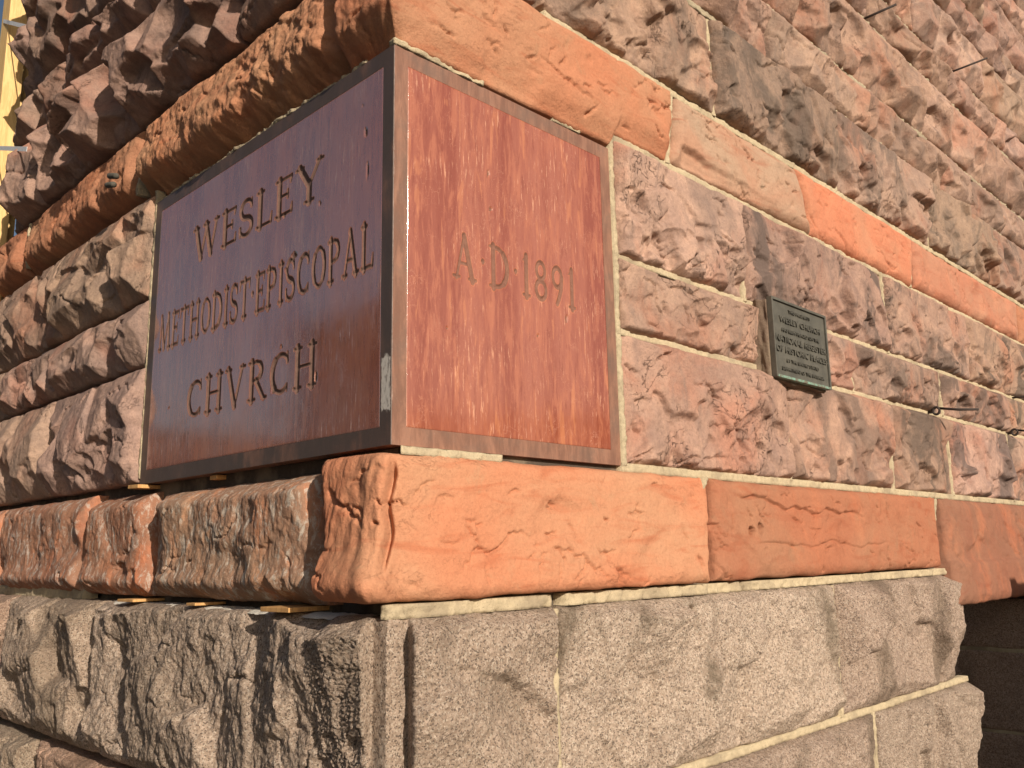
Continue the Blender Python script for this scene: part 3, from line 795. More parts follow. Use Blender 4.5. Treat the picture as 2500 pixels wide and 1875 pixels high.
for k in range(len(zs) - 1):
    za, zb_ = zs[k] + 0.004, zs[k + 1] - 0.004
    thin = (zb_ - za) < 0.3
    sd = 500 + 40 * k
    for i in range(len(jl[k]) - 1):
        a, b = jl[k][i], jl[k][i + 1]
        stone('rock', a, b, za, zb_, sd + i, wall_l, base=0.020, amp=0.090 if thin else 0.130, sp=spacing(a, b, za, zb_) * (1.0 if za < 2.9 else 2), stain=0.55, gap=0.012, tint=(0.92, 0.90, 0.90))
    stone('rock', jl[k][-1] + 0.004, jr[k][0] - 0.004, za, zb_, sd + 10, wall_r, base=0.020, amp=0.055, sp=0.007 if k else 0.0055, stain=0.4, gap=0.012, depth=0.06, tint=(0.94, 0.92, 0.92))
    for i in range(len(jr[k]) - 1):
        a, b = jr[k][i], jr[k][i + 1]
        if k == 0:
            stone('flat', a, b, za, zb_, sd + 20 + i, wall_r, base=0.012, amp=0.055, sp=spacing(a, b, za, zb_), stain=0.6 + 0.2 * (i > 0), gap=0.016, tint=(0.90, 0.90, 0.88))
        else:
            stone('rock', a, b, za, zb_, sd + 20 + i, wall_r, base=0.012, amp=0.056 if thin else 0.076, sp=spacing(a, b, za, zb_), stain=0.45, gap=0.014, tint=(1.0, 0.98, 0.97))

# ---- recess beside the granite base: far jamb and back wall
recess = wall_core('recess_wall', [(4.90, 5.3, 0.0, 1.3, -1.84, -0.56), (3.3, 4.90, 1.30, 1.5, -1.84, -0.56)])
def jamb_block(y0, y1, z0, z1, seed):
    rng = np.random.RandomState(seed)
    nu, nv = int((y1 - y0) / 0.012), int((z1 - z0) / 0.012)
    u, v = np.meshgrid(np.linspace(y0, y1, nu), np.linspace(z0, z1, nv), indexing='ij')
    d = np.minimum(np.minimum(u - y0, y1 - u), np.minimum(v - z0, z1 - v))
    H = 0.012 + 0.004 * fbm(u * 6 + seed, v * 6, 4) - 0.012 * np.clip(1 - d / 0.015, 0, 1)
    P = [np.pad(a, 1, mode='edge') for a in (u, v, H)]
    ring = np.zeros_like(P[0], bool); ring[0] = ring[-1] = True; ring[:, 0] = ring[:, -1] = True
    P[2][ring] = -0.015
    V = np.stack([4.885 - P[2], P[0], P[1] + Z0], -1).reshape(-1, 3)
    c = V.mean(0)
    o = link('granite_block', mesh_from_arrays('stone', V - c, grid_quads(nu + 2, nv + 2), M['granite']), recess, tuple(c))
    o['tint'] = [0.95, 0.88, 0.84]; o['stain'] = 0.5; o['salts'] = 0.0
for k, (a, b) in enumerate([(-1.84, -1.375), (-1.360, -0.892), (-0.876, -0.575)]):
    jamb_block(0.02, 0.62 + 0.1 * (k % 2), a, b, 900 + k); jamb_block(0.635 + 0.1 * (k % 2), 1.29, a, b, 910 + k)
link('recess_pointing', box_mesh('recess_pointing', 4.882, 4.8999, 0.0201, 1.289, -1.83 + Z0, -0.58 + Z0, M['mortar']), recess)

# ------------------------------------------------------------------ mortar of the street wall
def strip(name, s_a, s_b, z_a, z_b, off, seed, vertical=False, slant=0.0, rough=0.004, sp=0.006, mat='mortar', parent=None):
    nu = max(4, int((s_b - s_a) / sp)); nv = max(4, int((z_b - z_a) / sp))
    u, v = np.meshgrid(np.linspace(s_a, s_b, nu), np.linspace(z_a, z_b, nv), indexing='ij')
    if vertical: S = u + slant * (0.5 - (v - z_a) / (z_b - z_a))
    else: S = u
    H = off + rough * (fbm(u * 28 + seed, v * 28 - seed, 4) + 0.9 * fbm(u * 5 + seed, v * 5, 2)) + 0.0015 * fbm(u * 90, v * 90 + seed, 2)
    Sx, Zx, Hx = [np.pad(a, 1, mode='edge') for a in (S, v, H)]
    ring = np.zeros_like(Sx, bool); ring[0] = ring[-1] = True; ring[:, 0] = ring[:, -1] = True
    Hx[ring] = -0.03
    V = wrap(Sx, Zx, Hx).reshape(-1, 3); c = V.mean(0)
    return link(name, mesh_from_arrays('mortar', V - c, grid_quads(nu + 2, nv + 2), M[mat]), parent or wall_r, tuple(c))
for (z, a, b, h, off) in ((-0.878, 0.1, 3.46, 0.024, 0.016), (0.408, SR, 6.9, 0.022, 0.002), (0.649, SR, 6.9, 0.022, 0.002),
                          (-0.006, SR, 6.9, 0.028, 0.005), (1.043, SR + 0.004, 6.9, 0.024, 0.003), (1.332, 0.55, 6.9, 0.026, 0.006)):
    strip('mortar_bed', a, b, z - h / 2, z + h / 2, off, int(z * 100) + 300)
for zz in zs[1:8]:
    strip('mortar_bed', 0.9, 6.9, zz - 0.012, zz + 0.012, 0.006, int(zz * 90), sp=0.008, rough=0.008, mat='oldmortar')
# bedding on the granite top, broken off towards the side wall
strip('mortar_bed', -0.02, 0.50, -0.384, -0.353, 0.030, 71, rough=0.009)
strip('mortar_bed', 0.555, 1.42, -0.384, -0.353, 0.026, 72, rough=0.010)
strip('mortar_bed', 1.44, 3.34, -0.384, -0.354, 0.024, 74, rough=0.009)
# bedding under the cornerstone, part of it fallen out
strip('mortar_bed', 0.03, 0.345, -0.022, 0.000 - 0.002, 0.010, 73, rough=0.006)
strip('mortar_bed', -0.02, 0.30, 1.001, 1.014, 0.004, 76, rough=0.006)
strip('mortar_bed', 0.58, 0.70, 1.001, 1.022, 0.003, 75, rough=0.006)
strip('mortar_bed', -1.33, -0.12, 1.001, 1.011, -0.004, 77, rough=0.008)
for (s, za, zb_, sl) in ((SR + 0.010, 0.0, 1.05, 0), (1.868, 0.0, 0.405, 0), (2.830, 0, .405, 0), (3.588, 0, .405, 0), (4.595, 0, .405, 0),
                         (1.78, .41, .645, 0), (2.495, .41, .645, 0), (3.555, .41, .645, 0), (1.620, .65, 1.04, 0), (2.925, .65, 1.04, 0), (4.02, .65, 1.04, 0),
                         (1.185, 1.05, 1.328, -0.05), (3.327, 1.05, 1.328, -0.06), (1.482, 1.34, 1.75, 0), (2.50, 1.34, 1.75, 0), (3.62, 1.34, 1.75, 0), (2.905, 1.76, 2.02, 0), (2.70, 2.02, 2.44, 0),
                         (3.70, 2.02, 2.44, 0), (0.513, -0.87, -0.39, 0), (2.094, -0.87, -0.39, 0), (2.361, -1.36, -0.885, 0), (3.275, -0.30, -0.012, -0.12)):
    strip('mortar_joint', s - 0.010, s + 0.010, za, zb_, 0.022 if za < -0.3 else 0.006, int(s * 77 + za * 31), True, sl, sp=0.004)
strip('mortar_joint', 1.228, 1.248, -0.195, -0.016, 0.020, 870, True, -0.035, rough=0.010, sp=0.004)
strip('mortar_joint', SL - 0.020, SL - 0.004, 0.02, 1.05, 0.000, 888, True, 0, parent=wall_l)
strip('mortar_joint', -1.495, -1.472, 1.07, 1.32, 0.020, 889, True, -0.06, parent=wall_l, rough=0.006)
strip('mortar_joint', -2.778, -2.765, 1.10, 1.32, 0.020, 890, True, 0, parent=wall_l, rough=0.006)
strip('mortar_bed', -3.2, -1.75, -0.385, -0.345, 0.020, 891, parent=wall_l)

# ------------------------------------------------------------------ cornerstone
T_ = 0.0000                       # polished faces stand proud of the ground margin
cs = empty('cornerstone', (0, 0, Z0), 'polished dark red cornerstone carved WESLEY METHODIST EPISCOPAL CHVRCH and A.D. 1891', 'cornerstone')
IN = 0.009                        # the core lies behind the polished faces and their ground margins
bv = [(IN, IN), (SR, IN), (SR, 0.42), (0.42, 0.42), (0.42, -SL), (IN, -SL)]
vs = [(x, y, Z0 + z) for z in (0.0, 1.0) for (x, y) in bv]
fs = [tuple(range(5, -1, -1)), tuple(range(6, 12))] + [(i, (i + 1) % 6, 6 + (i + 1) % 6, 6 + i) for i in range(6)]
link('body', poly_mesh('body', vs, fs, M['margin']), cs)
BW = 0.0435
def margin(x0, x1, y0, y1, z0, z1):
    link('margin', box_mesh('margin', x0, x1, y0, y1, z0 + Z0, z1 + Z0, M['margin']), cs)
def arris(z0, z1):               # upright margin of both faces with its chipped arris, one piece
    nz = int((z1 - z0) / 0.006)
    rows = []
    zc = np.linspace(z0, z1, nz)
    ch = 0.0018 + 0.0022 * np.clip(fbm(zc * 30, zc * 0 + 5.5, 4), 0, None) + 0.006 * np.clip(fbm(zc * 9, zc * 0 + 1.5, 3) - 0.55, 0, None)
    prof = lambda c: [(IN, BW), (0.0, BW), (0.0, c), (c * 0.4, c * 0.4), (c, 0.0), (BW, 0.0), (BW, IN), (IN, IN)]
    V = [(px, py, z + Z0) for z, c in zip(zc, ch) for (px, py) in prof(c)]
    n = 8
    F = [(k * n + i, k * n + (i + 1) % n, (k + 1) * n + (i + 1) % n, (k + 1) * n + i) for k in range(nz - 1) for i in range(n)]
    F += [tuple(range(n - 1, -1, -1)), tuple((nz - 1) * n + i for i in range(n))]
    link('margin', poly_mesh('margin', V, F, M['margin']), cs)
arris(0.0, 1.0)
for z0_, z1_ in ((0.0, BW), (1 - BW, 1.0)):
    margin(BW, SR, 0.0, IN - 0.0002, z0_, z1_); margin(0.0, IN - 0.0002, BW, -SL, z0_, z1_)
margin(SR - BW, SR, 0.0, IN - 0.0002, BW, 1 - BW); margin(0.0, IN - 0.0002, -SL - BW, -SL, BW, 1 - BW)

# letters as strokes on a unit-height box: (width, [(polyline, half-width start, half-width end)])
def arc(cx, cy, rx, ry, a0, a1, n=18):
    return [(cx + rx * math.cos(math.radians(a0 + (a1 - a0) * i / n)), cy + ry * math.sin(math.radians(a0 + (a1 - a0) * i / n))) for i in range(n + 1)]
TK, TN, SF = 0.085, 0.045, 0.036
def serif(x, y, w=0.13): return ([(x - w, y), (x + w, y)], SF, SF)
B_, T1 = SF, 1 - SF
LET = {
 'W': (1.25, [([(0.12, 1), (0.40, 0.02)], TK, TK), ([(0.40, 0.02), (0.64, 0.92)], TN, TN), ([(0.62, 1), (0.88, 0.02)], TK, TK), ([(0.88, 0.02), (1.13, 1)], TN, TN), serif(0.12, T1), serif(0.62, T1), serif(1.13, T1, 0.10)]),
 'E': (0.62, [([(0.14, 0), (0.14, 1)], TK, TK), ([(0.0, T1), (0.58, T1)], SF, SF), ([(0.58, T1), (0.56, 0.80)], 0.05, 0.02), ([(0.14, 0.53), (0.46, 0.53)], SF, SF), ([(0.46, 0.63), (0.46, 0.43)], 0.03, 0.03), ([(0.0, B_), (0.60, B_)], SF, SF), ([(0.60, B_), (0.63, 0.24)], 0.05, 0.02)]),
 'S': (0.60, [(arc(0.30, 0.74, 0.23, 0.24, 20, 270), 0.045, 0.075), (arc(0.29, 0.255, 0.26, 0.24, 90, -160), 0.075, 0.045), ([(0.53, 0.98), (0.52, 0.76)], 0.02, 0.04), ([(0.05, 0.02), (0.05, 0.26)], 0.02, 0.045)]),
 'L': (0.62, [([(0.14, 0), (0.14, 1)], TK, TK), serif(0.14, T1), ([(0.0, B_), (0.58, B_)], SF, SF), ([(0.58, B_), (0.62, 0.28)], 0.05, 0.02)]),
 'Y': (0.95, [([(0.12, 1), (0.47, 0.45)], TK, TK), ([(0.85, 1), (0.49, 0.45)], TN, TN), ([(0.48, 0.5), (0.48, 0)], TK, TK), serif(0.12, T1), serif(0.85, T1, 0.10), serif(0.48, B_, 0.15)]),
 'M': (1.12, [([(0.14, 0), (0.22, 1)], TN, TN), ([(0.22, 1), (0.54, 0.05)], TK, TK), ([(0.54, 0.05), (0.90, 1)], TN, TN), ([(0.90, 1), (1.0, 0)], TK, TK), serif(0.14, B_, 0.11), serif(1.0, B_, 0.13)]),
 'T': (0.72, [([(0.36, 0), (0.36, 1)], TK, TK), ([(0.0, T1), (0.72, T1)], SF, SF), ([(0.01, T1), (0.0, 0.76)], 0.05, 0.02), ([(0.71, T1), (0.72, 0.76)], 0.05, 0.02), serif(0.36, B_, 0.15)]),
 'H': (0.86, [([(0.15, 0), (0.15, 1)], TK, TK), ([(0.71, 0), (0.71, 1)], TK, TK), ([(0.15, 0.52), (0.71, 0.52)], SF, SF)] + [serif(x, y, 0.14) for x in (0.15, 0.71) for y in (B_, T1)]),
 'O': (0.80, [(arc(0.40, 0.5, 0.32, 0.45, 90, 270), TN, TN), (arc(0.40, 0.5, 0.33, 0.45, 140, 220), TK, TK), (arc(0.40, 0.5, 0.32, 0.45, -90, 90), TN, TN), (arc(0.40, 0.5, 0.33, 0.45, -40, 40), TK, TK)]),
 'D': (0.82, [([(0.15, 0), (0.15, 1)], TK, TK), (arc(0.28, 0.5, 0.44, 0.46, -90, 90), 0.055, 0.055), (arc(0.28, 0.5, 0.45, 0.46, -50, 50), TK, TK), ([(0.0, T1), (0.32, T1)], SF, SF), ([(0.0, B_), (0.32, B_)], SF, SF)]),
 'I': (0.32, [([(0.16, 0), (0.16, 1)], TK, TK), serif(0.16, B_, 0.15), serif(0.16, T1, 0.15)]),
 'P': (0.68, [([(0.15, 0), (0.15, 1)], TK, TK), (arc(0.30, 0.73, 0.28, 0.235, -90, 90), 0.045, 0.045), (arc(0.30, 0.73, 0.29, 0.235, -45, 45), 0.075, 0.075), ([(0.0, T1), (0.32, T1)], SF, SF), ([(0.15, 0.495), (0.32, 0.495)], SF, SF), serif(0.15, B_, 0.15)]),
 'C': (0.80, [(arc(0.44, 0.5, 0.36, 0.45, 48, 312, 26), 0.05, 0.05), (arc(0.42, 0.5, 0.335, 0.45, 130, 230), TK, TK), ([(0.70, 0.97), (0.70, 0.74)], 0.025, 0.045), ([(0.70, 0.05), (0.70, 0.2)], 0.02, 0.03)]),
 'A': (0.88, [([(0.42, 1), (0.12, 0)], TN, TN), ([(0.42, 1), (0.74, 0)], TK, TK), ([(0.22, 0.36), (0.62, 0.36)], SF, SF), serif(0.12, B_, 0.12), serif(0.74, B_, 0.14)]),
 'V': (0.92, [([(0.12, 1), (0.46, 0.0)], TK, TK), ([(0.46, 0.0), (0.80, 1)], TN, TN), serif(0.12, T1, 0.13), serif(0.80, T1, 0.11)]),
 'R': (0.80, [([(0.15, 0), (0.15, 1)], TK, TK), (arc(0.30, 0.74, 0.27, 0.23, -90, 90), 0.045, 0.045), (arc(0.30, 0.74, 0.28, 0.23, -45, 45), 0.072, 0.072), ([(0.0, T1), (0.32, T1)], SF, SF), ([(0.15, 0.51), (0.32, 0.51)], SF, SF), ([(0.34, 0.50), (0.70, 0.02)], 0.075, 0.06), serif(0.15, B_, 0.15), ([(0.62, B_), (0.80, B_)], SF, SF)]),
 '1': (0.36, [([(0.19, 0), (0.19, 1)], TK, TK), ([(0.19, 0.97), (0.05, 0.88)], 0.04, 0.02), serif(0.19, B_, 0.15)]),
 '8': (0.58, [(arc(0.29, 0.745, 0.19, 0.205, 0, 360, 28), 0.06, 0.06), (arc(0.29, 0.265, 0.225, 0.225, 0, 360, 28), 0.065, 0.065)]),
 '9': (0.60, [(arc(0.29, 0.70, 0.21, 0.245, 0, 360, 28), 0.065, 0.065), ([(0.50, 0.72), (0.46, 0.42), (0.34, 0.15), (0.26, 0.03)], 0.085, 0.07)]),
 '.': (0.16, [([(0.08, 0.53), (0.08, 0.49)], 0.075, 0.03)]),
 ' ': (0.30, []),
}
def letter_sdf(ch, px, py):
    d = np.full(px.shape, 9.0)
    for pl, w0, w1 in LET[ch][1]:
        n = len(pl) - 1
        for i in range(n):
            (ax, ay), (bx, by) = pl[i], pl[i + 1]
            vx, vy = bx - ax, by - ay; L = vx * vx + vy * vy + 1e-12
            t = np.clip(((px - ax) * vx + (py - ay) * vy) / L, 0, 1)
            dd = np.hypot(px - ax - t * vx, py - ay - t * vy)
            wi = w0 + (w1 - w0) * (i + t) / n
            d = np.minimum(d, dd - wi)
    return d

def layout(text, a0, a1, space):
    tot = sum(LET[c][0] for c in text) + space * (len(text) - 1)
    k = (a1 - a0) / tot; x = a0; out = []
    for c in text:
        w = LET[c][0] * k
        if c != ' ': out.append((c, x, k))
        x += w + space * k
    return out

def panel(name, side, A, lines, mat, nicks, label):
    """side +1 = street face (a = x), -1 = side face (a = from its left edge)"""
    b = 0.0435
    sp = 0.0028
    nu = int((A - 2 * b) / sp); nv = int((1 - 2 * b) / sp)
    aa = np.linspace(b, A - b, nu); zz = np.linspace(b, 1 - b, nv)
    a, z = np.meshgrid(aa, zz, indexing='ij')
    sd = np.full(a.shape, 0.05); idx = np.full(a.shape, -1)
    chars = []
    for text, a0, a1, zb, h, spc in lines:
        for c, x, k in layout(text, a0, a1, spc):
            w = LET[c][0] * k
            i0, i1 = np.searchsorted(aa, [x - 0.02, x + w + 0.02]); j0, j1 = np.searchsorted(zz, [zb - 0.015, zb + h + 0.015])
            px = (a[i0:i1, j0:j1] - x) / k; py = (z[i0:i1, j0:j1] - zb) / h
            q = letter_sdf(c, px, py) * min(k, h)
            sub = sd[i0:i1, j0:j1]; ii = idx[i0:i1, j0:j1]
            ii[(q < sub) & (q < 0.0005)] = len(chars)
            np.minimum(sub, q, out=sub)
            chars.append(c)
    H = T_ - 0.0045 * sst(0.0008, -0.005, sd)
    for (na, nz, ra, rz, dp) in nicks:
        q = ((a - na) / ra) ** 2 + ((z - nz) / rz) ** 2
        kq = sst(1.6, 0.6, q + 0.6 * fbm(a * 90, z * 90, 2)); H = H - dp * kq
        sd = np.where(kq > 0.5, np.minimum(sd, -0.002), sd)
    edge = np.minimum(np.minimum(a - b, A - b - a), np.minimum(z - b, 1 - b - z))
    H = H - 0.0004 * np.clip(1 - edge / 0.003, 0, 1)
    def place(a_, z_, h_):
        return np.stack([a_, -h_, z_ + Z0], -1) if side > 0 else np.stack([-h_, A - a_, z_ + Z0], -1)
    P = [np.pad(q, 1, mode='edge') for q in (a, z, H)]
    ring = np.zeros_like(P[0], bool); ring[0] = ring[-1] = True; ring[:, 0] = ring[:, -1] = True
    P[2][ring] = -0.0006
    sdp = np.pad(sd, 1, mode='edge').ravel(); idp = np.pad(idx, 1, constant_values=-1)
    V = place(*P).reshape(-1, 3); Q = grid_quads(nu + 2, nv + 2)
    fid = idp.ravel()[Q].max(1)
    def build(nm, mask, parent):
        q = Q[mask]; us, inv = np.unique(q, return_inverse=True)
        VV = V[us]; c = VV.mean(0)
        me = mesh_from_arrays(nm, VV - c, inv.reshape(-1, 4), mat)
        at = me.attributes.new('carve', 'FLOAT', 'POINT'); at.data.foreach_set('value', np.ascontiguousarray(sdp[us], dtype=np.float32))
        return link(nm, me, parent, tuple(c))
    face = build(name, fid < 0, cs); face['label'] = label
    for k in range(len(chars)):
        if (fid == k).any():
            o = build('incised_letter', fid == k, face)
    return face
AL = -SL
la = lambda y: AL - y
nickL = [(la(0.115), 0.805, 0.006, 0.012, 0.003), (la(0.105), 0.700, 0.004, 0.022, 0.003), (la(0.318), 0.676, 0.006, 0.006, 0.003), (la(0.44), 0.563, 0.012, 0.008, 0.004),
         (la(0.317), 0.205, 0.006, 0.011, 0.004), (la(0.50), 0.697, 0.008, 0.008, 0.003), (la(0.53), 0.200, 0.007, 0.010, 0.003), (la(0.13), 0.885, 0.003, 0.003, 0.002), (la(0.48), 0.530, 0.006, 0.006, 0.003), (la(0.49), 0.315, 0.005, 0.005, 0.002), (la(1.18), 0.235, 0.004, 0.004, 0.002)]
panel('polished_face', -1, AL, [('WESLEY', la(1.062), la(0.308), 0.697, 0.114, 0.16), ('METHODIST.EPISCOPAL', la(1.290), la(0.078), 0.441, 0.116, 0.16), ('CHVRCH', la(1.048), la(0.318), 0.184, 0.115, 0.17)],
      M['slabL'], nickL, 'polished face carved WESLEY METHODIST EPISCOPAL CHVRCH')
nickR = [(0.318, 0.755, 0.004, 0.010, 0.003), (0.326, 0.655, 0.006, 0.007, 0.003), (0.62, 0.405, 0.004, 0.012, 0.003), (0.17, 0.30, 0.003, 0.004, 0.002), (0.50, 0.335, 0.004, 0.005, 0.002)]
panel('polished_face', 1, SR, [('A.D.1891', 0.192, 0.662, 0.439, 0.116, 0.20)], M['slabR'], nickR, 'polished face carved A.D. 1891')

# ------------------------------------------------------------------ bronze plaque on its grout block
PX0, PX1, PZ0, PZ1, PY = 1.690, 2.130, 0.368, 0.672, -0.068
pl = empty('plaque', (PX0, PY, PZ0 + Z0), 'dark bronze plaque reading WESLEY CHURCH NATIONAL REGISTER OF HISTORIC PLACES', 'plaque')
nuB, nvB = 60, 44
def rough_block(name, x0, x1, z0, z1, y0, y1, parent):
    us = np.linspace(0, 1, 46); vs_ = np.linspace(0, 1, 36)
    u, v = np.meshgrid(us, vs_, indexing='ij')
    X = x0 + (x1 - x0) * u; Zz = z0 + (z1 - z0) * v
    ln = 8
    rings = []
    per = [(x0, z0), (x1, z0), (x1, z1), (x0, z1)]
    V = []; Q = []
    n = 4 * 40
    pts = []
    for k in range(4):
        a, b = per[k], per[(k + 1) % 4]
        for i in range(40): pts.append((a[0] + (b[0] - a[0]) * i / 40, a[1] + (b[1] - a[1]) * i / 40, k))
    A = np.array([(p[0], p[1]) for p in pts]); cxz = A.mean(0)
    for j in range(12):
        y = y0 + (y1 - y0) * j / 11
        f = 0.007 * fbm(A[:, 0] * 9 + j * 0.25, A[:, 1] * 9 + j * 0.15, 5)
        q = A + (A - cxz) / np.linalg.norm(A - cxz, axis=1)[:, None] * (f + 0.014 * (1 - j / 11))[:, None]
        for p in q: V.append((p[0], y, p[1] + Z0))
    for j in range(11):
        for i in range(n): Q.append((j * n + i, j * n + (i + 1) % n, (j + 1) * n + (i + 1) % n, (j + 1) * n + i))
    Q.append(tuple(11 * n + i for i in range(n)))
    return link(name, poly_mesh(name, V, Q, M['grout'], smooth=True), parent)
M['grout'] = mat_mortar('brown_grout', (0.19, 0.135, 0.10))
rough_block('grout_backing', PX0 - 0.004, PX1 - 0.01, PZ0 - 0.006, PZ1 - 0.012, 0.01, PY + 0.016, pl)
link('plate', box_mesh('plate', PX0 + 0.008, PX1 - 0.008, PY + 0.002, PY + 0.0155, PZ0 + 0.008 + Z0, PZ1 - 0.008 + Z0, M['bronze']), pl)
def rim_bar(x0, x1, z0, z1, mat, k):
    return link('rim', box_mesh('rim', x0, x1, PY - 0.006, PY + 0.016, z0 + Z0, z1 + Z0, mat, bevel=0.0018), pl)
rw = 0.010
rim_bar(PX0, PX0 + rw, PZ0, PZ1, M['bronze'], 0); rim_bar(PX1 - rw, PX1, PZ0, PZ1, M['bronze'], 1)
rim_bar(PX0 + rw, PX1 - rw, PZ1 - rw, PZ1, M['bronze'], 2); rim_bar(PX0 + rw, PX1 - rw, PZ0, PZ0 + rw, M['patina'], 3)
TXT = [('THIS PROPERTY', 0.875, 0.044, 0.40), ('WESLEY CHURCH', 0.730, 0.078, 0.74), ('HAS BEEN PLACED ON THE', 0.615, 0.044, 0.68), ('NATIONAL REGISTER', 0.480, 0.080, 0.92),
       ('OF HISTORIC PLACES', 0.348, 0.080, 0.92), ('BY THE UNITED STATES', 0.235, 0.044, 0.58), ('DEPARTMENT OF THE INTERIOR', 0.125, 0.044, 0.76)]
dg = bpy.context.evaluated_depsgraph_get()
for s, zc, h, w in TXT:
    cu = bpy.data.curves.new('raised_lettering', 'FONT'); cu.body = s; cu.align_x = 'CENTER'; cu.extrude = 0.02; cu.offset = 0.012; cu.space_word = 1.3; cu.resolution_u = 3
    to = bpy.data.objects.new('tmp_text', cu); COL.objects.link(to)
    bpy.context.view_layer.update()
    me = bpy.data.meshes.new_from_object(to.evaluated_get(bpy.context.evaluated_depsgraph_get()))
    bpy.data.objects.remove(to, do_unlink=True)
    co = np.empty(len(me.vertices) * 3, np.float32); me.vertices.foreach_get('co', co); co = co.reshape(-1, 3)
    lo, hi = co.min(0), co.max(0)
    W, Hh = (PX1 - PX0), (PZ1 - PZ0)
    x = (co[:, 0] - (lo[0] + hi[0]) / 2) / (hi[0] - lo[0]) * w * W
    y = (co[:, 1] - lo[1]) / (hi[1] - lo[1]) * h * Hh
    zz_ = (co[:, 2] - lo[2]) / (hi[2] - lo[2]) * 0.0062
    out = np.stack([x, -zz_, y], -1).astype(np.float32)
    me.vertices.foreach_set('co', out.ravel()); me.update()
    me.materials.clear(); me.materials.append(M['bronze'])
    link('raised_lettering', me, pl, ((PX0 + PX1) / 2, PY + 0.0025, Z0 + PZ0 + zc * Hh - 0.02 * Hh))

# ------------------------------------------------------------------ iron wall ties
def tie(x, z, tip, label, curl=True):
    o = empty('iron_wall_tie', (x, 0, z + Z0), label, 'wall tie', 'iron ties left sticking out of the joints')
    r = 0.0062
    base = Vector((x, 0.0, z + Z0)); out = Vector((x, -0.05, z + Z0))
    if curl:
        pts = []
        for i in range(22):
            a = math.radians(200 - 520 * i / 21)
            pts.append(Vector((x + 0.004 * (i / 21) , -0.045 - 0.016 * math.cos(a), z + Z0 + 0.004 + 0.018 * math.sin(a))))
        link('coil', tube_mesh('coil', [base] + pts, r, M['iron']), o)
        link('rod', tube_mesh('rod', [pts[-1], pts[-1] + 0.5 * (Vector(tip) - pts[-1]) + Vector((0, 0, -0.004)), Vector(tip)], r, M['iron']), o)
    else:
        link('rod', tube_mesh('rod', [base, out, Vector(tip)], r, M['iron']), o)
    return o
tie(3.345, 0.408, (3.40, -0.225, 0.402 + Z0), 'curled iron tie in the joint below and right of the bronze plaque')
tie(4.62, 0.408, (4.68, -0.22, 0.40 + Z0), 'curled iron tie in the same joint, farther along from the plaque')
tie(4.82, 0.649, (4.9, -0.19, 0.65 + Z0), 'straight iron tie in the joint level with the plaque top', False)
tie(4.36, 2.680, (4.42, -0.21, 2.715 + Z0), 'straight iron tie jutting from the high rough courses', False)
tie(3.02, 2.440, (3.05, -0.17, 2.46 + Z0), 'short iron tie high on the rough courses above the orange band', False)

# ------------------------------------------------------------------ timber shims
def shim(y0, y1, z0, z1, x0, x1, label):
    o = link('wood_shim', box_mesh('wood_shim', x0, x1, -(y1 - y0) / 2, (y1 - y0) / 2, -(z1 - z0) / 2, (z1 - z0) / 2, M['shim'], bevel=0.0015), None, (0, (y0 + y1) / 2, (z0 + z1) / 2 + Z0), (random.Random(int(y0 * 999)).uniform(-.03, .03), 0, random.Random(int(y0 * 99)).uniform(-.06, .06)))
    return tag(o, label, 'shim', 'wooden shims in the open joints')
shim(1.315, 1.395, -0.015, -0.003, -0.030, 0.10, 'pale wooden shim under the left bottom corner of the cornerstone')
shim(0.86, 0.905, -0.017, -0.004, 0.015, 0.16, 'small pale wooden shim set back under the cornerstone')
shim(1.235, 1.355, -0.3775, -0.369, -0.056, 0.06, 'wooden shim on the granite below the split in the weathered band')
shim(0.83, 0.89, -0.3775, -0.370, -0.045, 0.06, 'thin wooden shim on the granite under the stained band stone')
shim(0.30, 0.43, -0.3775, -0.366, -0.070, 0.05, 'thick wooden shim on the granite beside the orange corner stone')

# ------------------------------------------------------------------ foam backer rods in the open joint above
def rod(p0, p1, r, label):
    n = 10; pts = []; rr = []
    p0, p1 = Vector(p0), Vector(p1)
    for i in range(n + 1):
        t = i / n; pts.append(p0.lerp(p1, t)); e = min(t, 1 - t) * 2; rr.append(r * min(1, 0.35 + (1 - (1 - min(1, e * 2.5)) ** 2)))
    c = (p0 + p1) / 2
    o = link('backer_rod', tube_mesh('backer_rod', [p - c for p in pts], rr, M['foam'], 12), None, tuple(c))
    return tag(o, label, 'backer rod', 'foam rods stuffed in the open joint')
rod((-0.092, 1.60, 1.150 + Z0), (-0.085, 1.535, 1.130 + Z0), 0.011, 'upper grey foam rod poking from the upper orange band joint')
rod((-0.092, 1.615, 1.118 + Z0), (-0.085, 1.555, 1.104 + Z0), 0.011, 'lower grey foam rod poking from the upper orange band joint')

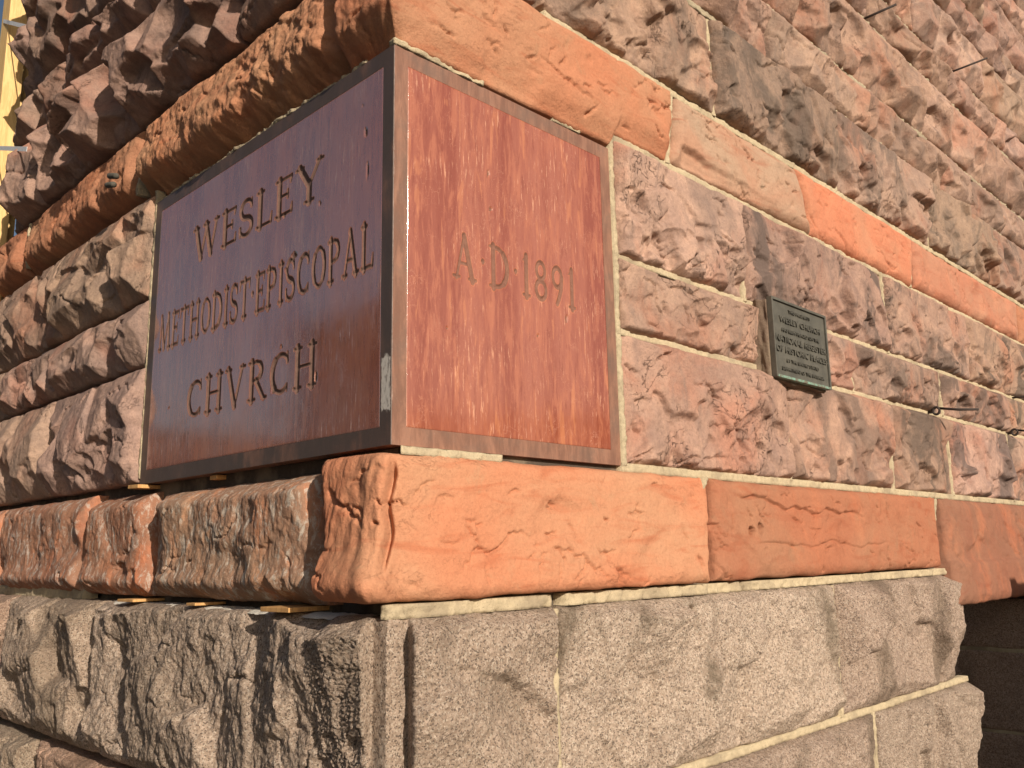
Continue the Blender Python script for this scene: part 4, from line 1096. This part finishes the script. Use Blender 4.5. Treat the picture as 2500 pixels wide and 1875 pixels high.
# ------------------------------------------------------------------ timber frame of the opening at the far end of the side wall
post = empty('timber_frame', (0.02, 3.46, 1.02 + Z0), 'pale raw pine window frame post at the far end of the rough wall', 'window frame')
link('stud', box_mesh('stud', -0.052, 0.04, 3.365, 3.475, 1.02 + Z0, TOP + Z0, M['pine'], bevel=0.002), post)
link('stud', box_mesh('stud', -0.040, 0.10, 3.4755, 3.56, 1.02 + Z0, TOP + Z0, M['pine'], bevel=0.002), post)
link('sill', box_mesh('sill', -0.06, 0.16, 3.28, 4.6, 0.94 + Z0, 1.0195 + Z0, M['pine'], bevel=0.003), post)
def strap(p0, p1, label):
    p0, p1 = Vector(p0), Vector(p1); c = (p0 + p1) / 2
    V = [p + Vector((dx, 0, h)) - c for p in (p0, p1) for dx in (0.0, 0.0015) for h in (-0.012, 0.012)]
    F = [(0, 1, 5, 4), (2, 6, 7, 3), (0, 4, 6, 2), (1, 3, 7, 5), (0, 2, 3, 1), (4, 5, 7, 6)]
    o = link('metal_strap', poly_mesh('metal_strap', V, F, M['tin']), None, tuple(c + Vector((0, 0, Z0))))
    return tag(o, label, 'metal strap')
strap((-0.054, 3.47, 2.695), (-0.105, 2.643, 2.234), 'upper white metal strap from pine post to rough stone')
strap((-0.054, 3.40, 1.915), (-0.105, 2.612, 1.612), 'lower white metal strap from pine post to rough stone')

# ------------------------------------------------------------------ houses across the two streets (they show as reflections in the polished stone)
M['brick'] = mat_plain('brown_brick', (0.20, 0.085, 0.055), 0.85, 0.0, 3)
M['brick2'] = mat_plain('dark_brick', (0.09, 0.05, 0.04), 0.85, 0.0, 3)
M['tar'] = mat_plain('roofing_felt', (0.05, 0.05, 0.05), 0.9)
M['pane'] = mat_plain('dark_window_glass', (0.03, 0.035, 0.04), 0.1)
def house(name, x, y, rz, w, dpt, h, mat, label, floors, bays):
    o = empty(name, (x, y, 0), label, 'building'); o.rotation_euler = (0, 0, rz)
    def add(nm, me, par):
        ob = bpy.data.objects.new(nm, me); COL.objects.link(ob); ob.parent = par; return ob
    wl_ = add('wall', box_mesh('wall', -w / 2, w / 2, 0, dpt, 0, h, mat), o)
    add('roof', box_mesh('roof', -w / 2 - 0.25, w / 2 + 0.25, -0.25, dpt + 0.25, h + 0.003, h + 0.35, M['tar']), o)
    fm = box_mesh('window', -0.60, 0.60, -0.08, 0.02, 0, 1.7, M['tin']); pm = box_mesh('pane', -0.52, 0.52, -0.09, -0.079, 0.08, 1.62, M['pane'])
    for f in range(floors):
        for b in range(bays):
            wd = add('window', fm, o); wd.location = (-w / 2 + (b + 0.5) * w / bays, 0, 1.0 + f * 3.1)
            add('pane', pm, wd)
    return o
house('brick_house', -20, 23.8, math.radians(90), 19, 9, 11.6, M['brick'], 'tall brown brick house across the side street mirrored in the polished stone', 3, 7)
house('brick_house', -27, 46, 0, 26, 9, 8.3, M['brick2'], 'long low dark brick house at the end of the side street', 2, 8)
house('brick_house', 27, -27, math.radians(-140), 16, 9, 7.6, M['brick'], 'brown brick house across the main street from the church', 2, 6)


# ------------------------------------------------------------------ added hoarding, out of view, put before the recess to shade it
M['ply'] = mat_wood('weathered_plywood', (0.34, 0.25, 0.15), (0.26, 0.185, 0.11))
hd = empty('added_hoarding', (4.9, -2.2, 0), 'added unseen plywood hoarding with timber posts, put before the recess to shade it', 'hoarding')
for k in range(3):
    link('panel', box_mesh('panel', 3.52 + 1.22 * k, 4.735 + 1.22 * k, -2.22, -2.202, 0.01, 2.26, M['ply']), hd)
for k in range(4):
    link('post', box_mesh('post', 3.50 + 1.2 * k, 3.59 + 1.2 * k, -2.315, -2.221, 0.0, 2.30, M['pine'], bevel=0.003), hd)

# ------------------------------------------------------------------ pale lime dust lying on the granite ledge of the side wall
M['dust'] = mat_mortar('lime_dust', (0.72, 0.68, 0.60))
yy_ = np.linspace(0.06, 1.50, 240); tt_ = np.linspace(0, 1, 10)
Yg, Tg = np.meshgrid(yy_, tt_, indexing='ij')
Wd = 0.030 + 0.010 * fbm(Yg * 6, Yg * 0 + 3.3, 4)
Xg = 0.03 - Tg * (0.03 + np.clip(Wd, 0.006, 0.05)); Zg = -0.3795 + 0.0025 * fbm(Yg * 30, Xg * 30, 3) - 0.010 * Tg ** 4 + Z0
Vd = np.stack([Xg, Yg, Zg], -1).reshape(-1, 3); cd = Vd.mean(0)
link('lime_dust', mesh_from_arrays('lime_dust', Vd - cd, grid_quads(240, 10), M['dust']), wall_l, tuple(cd))
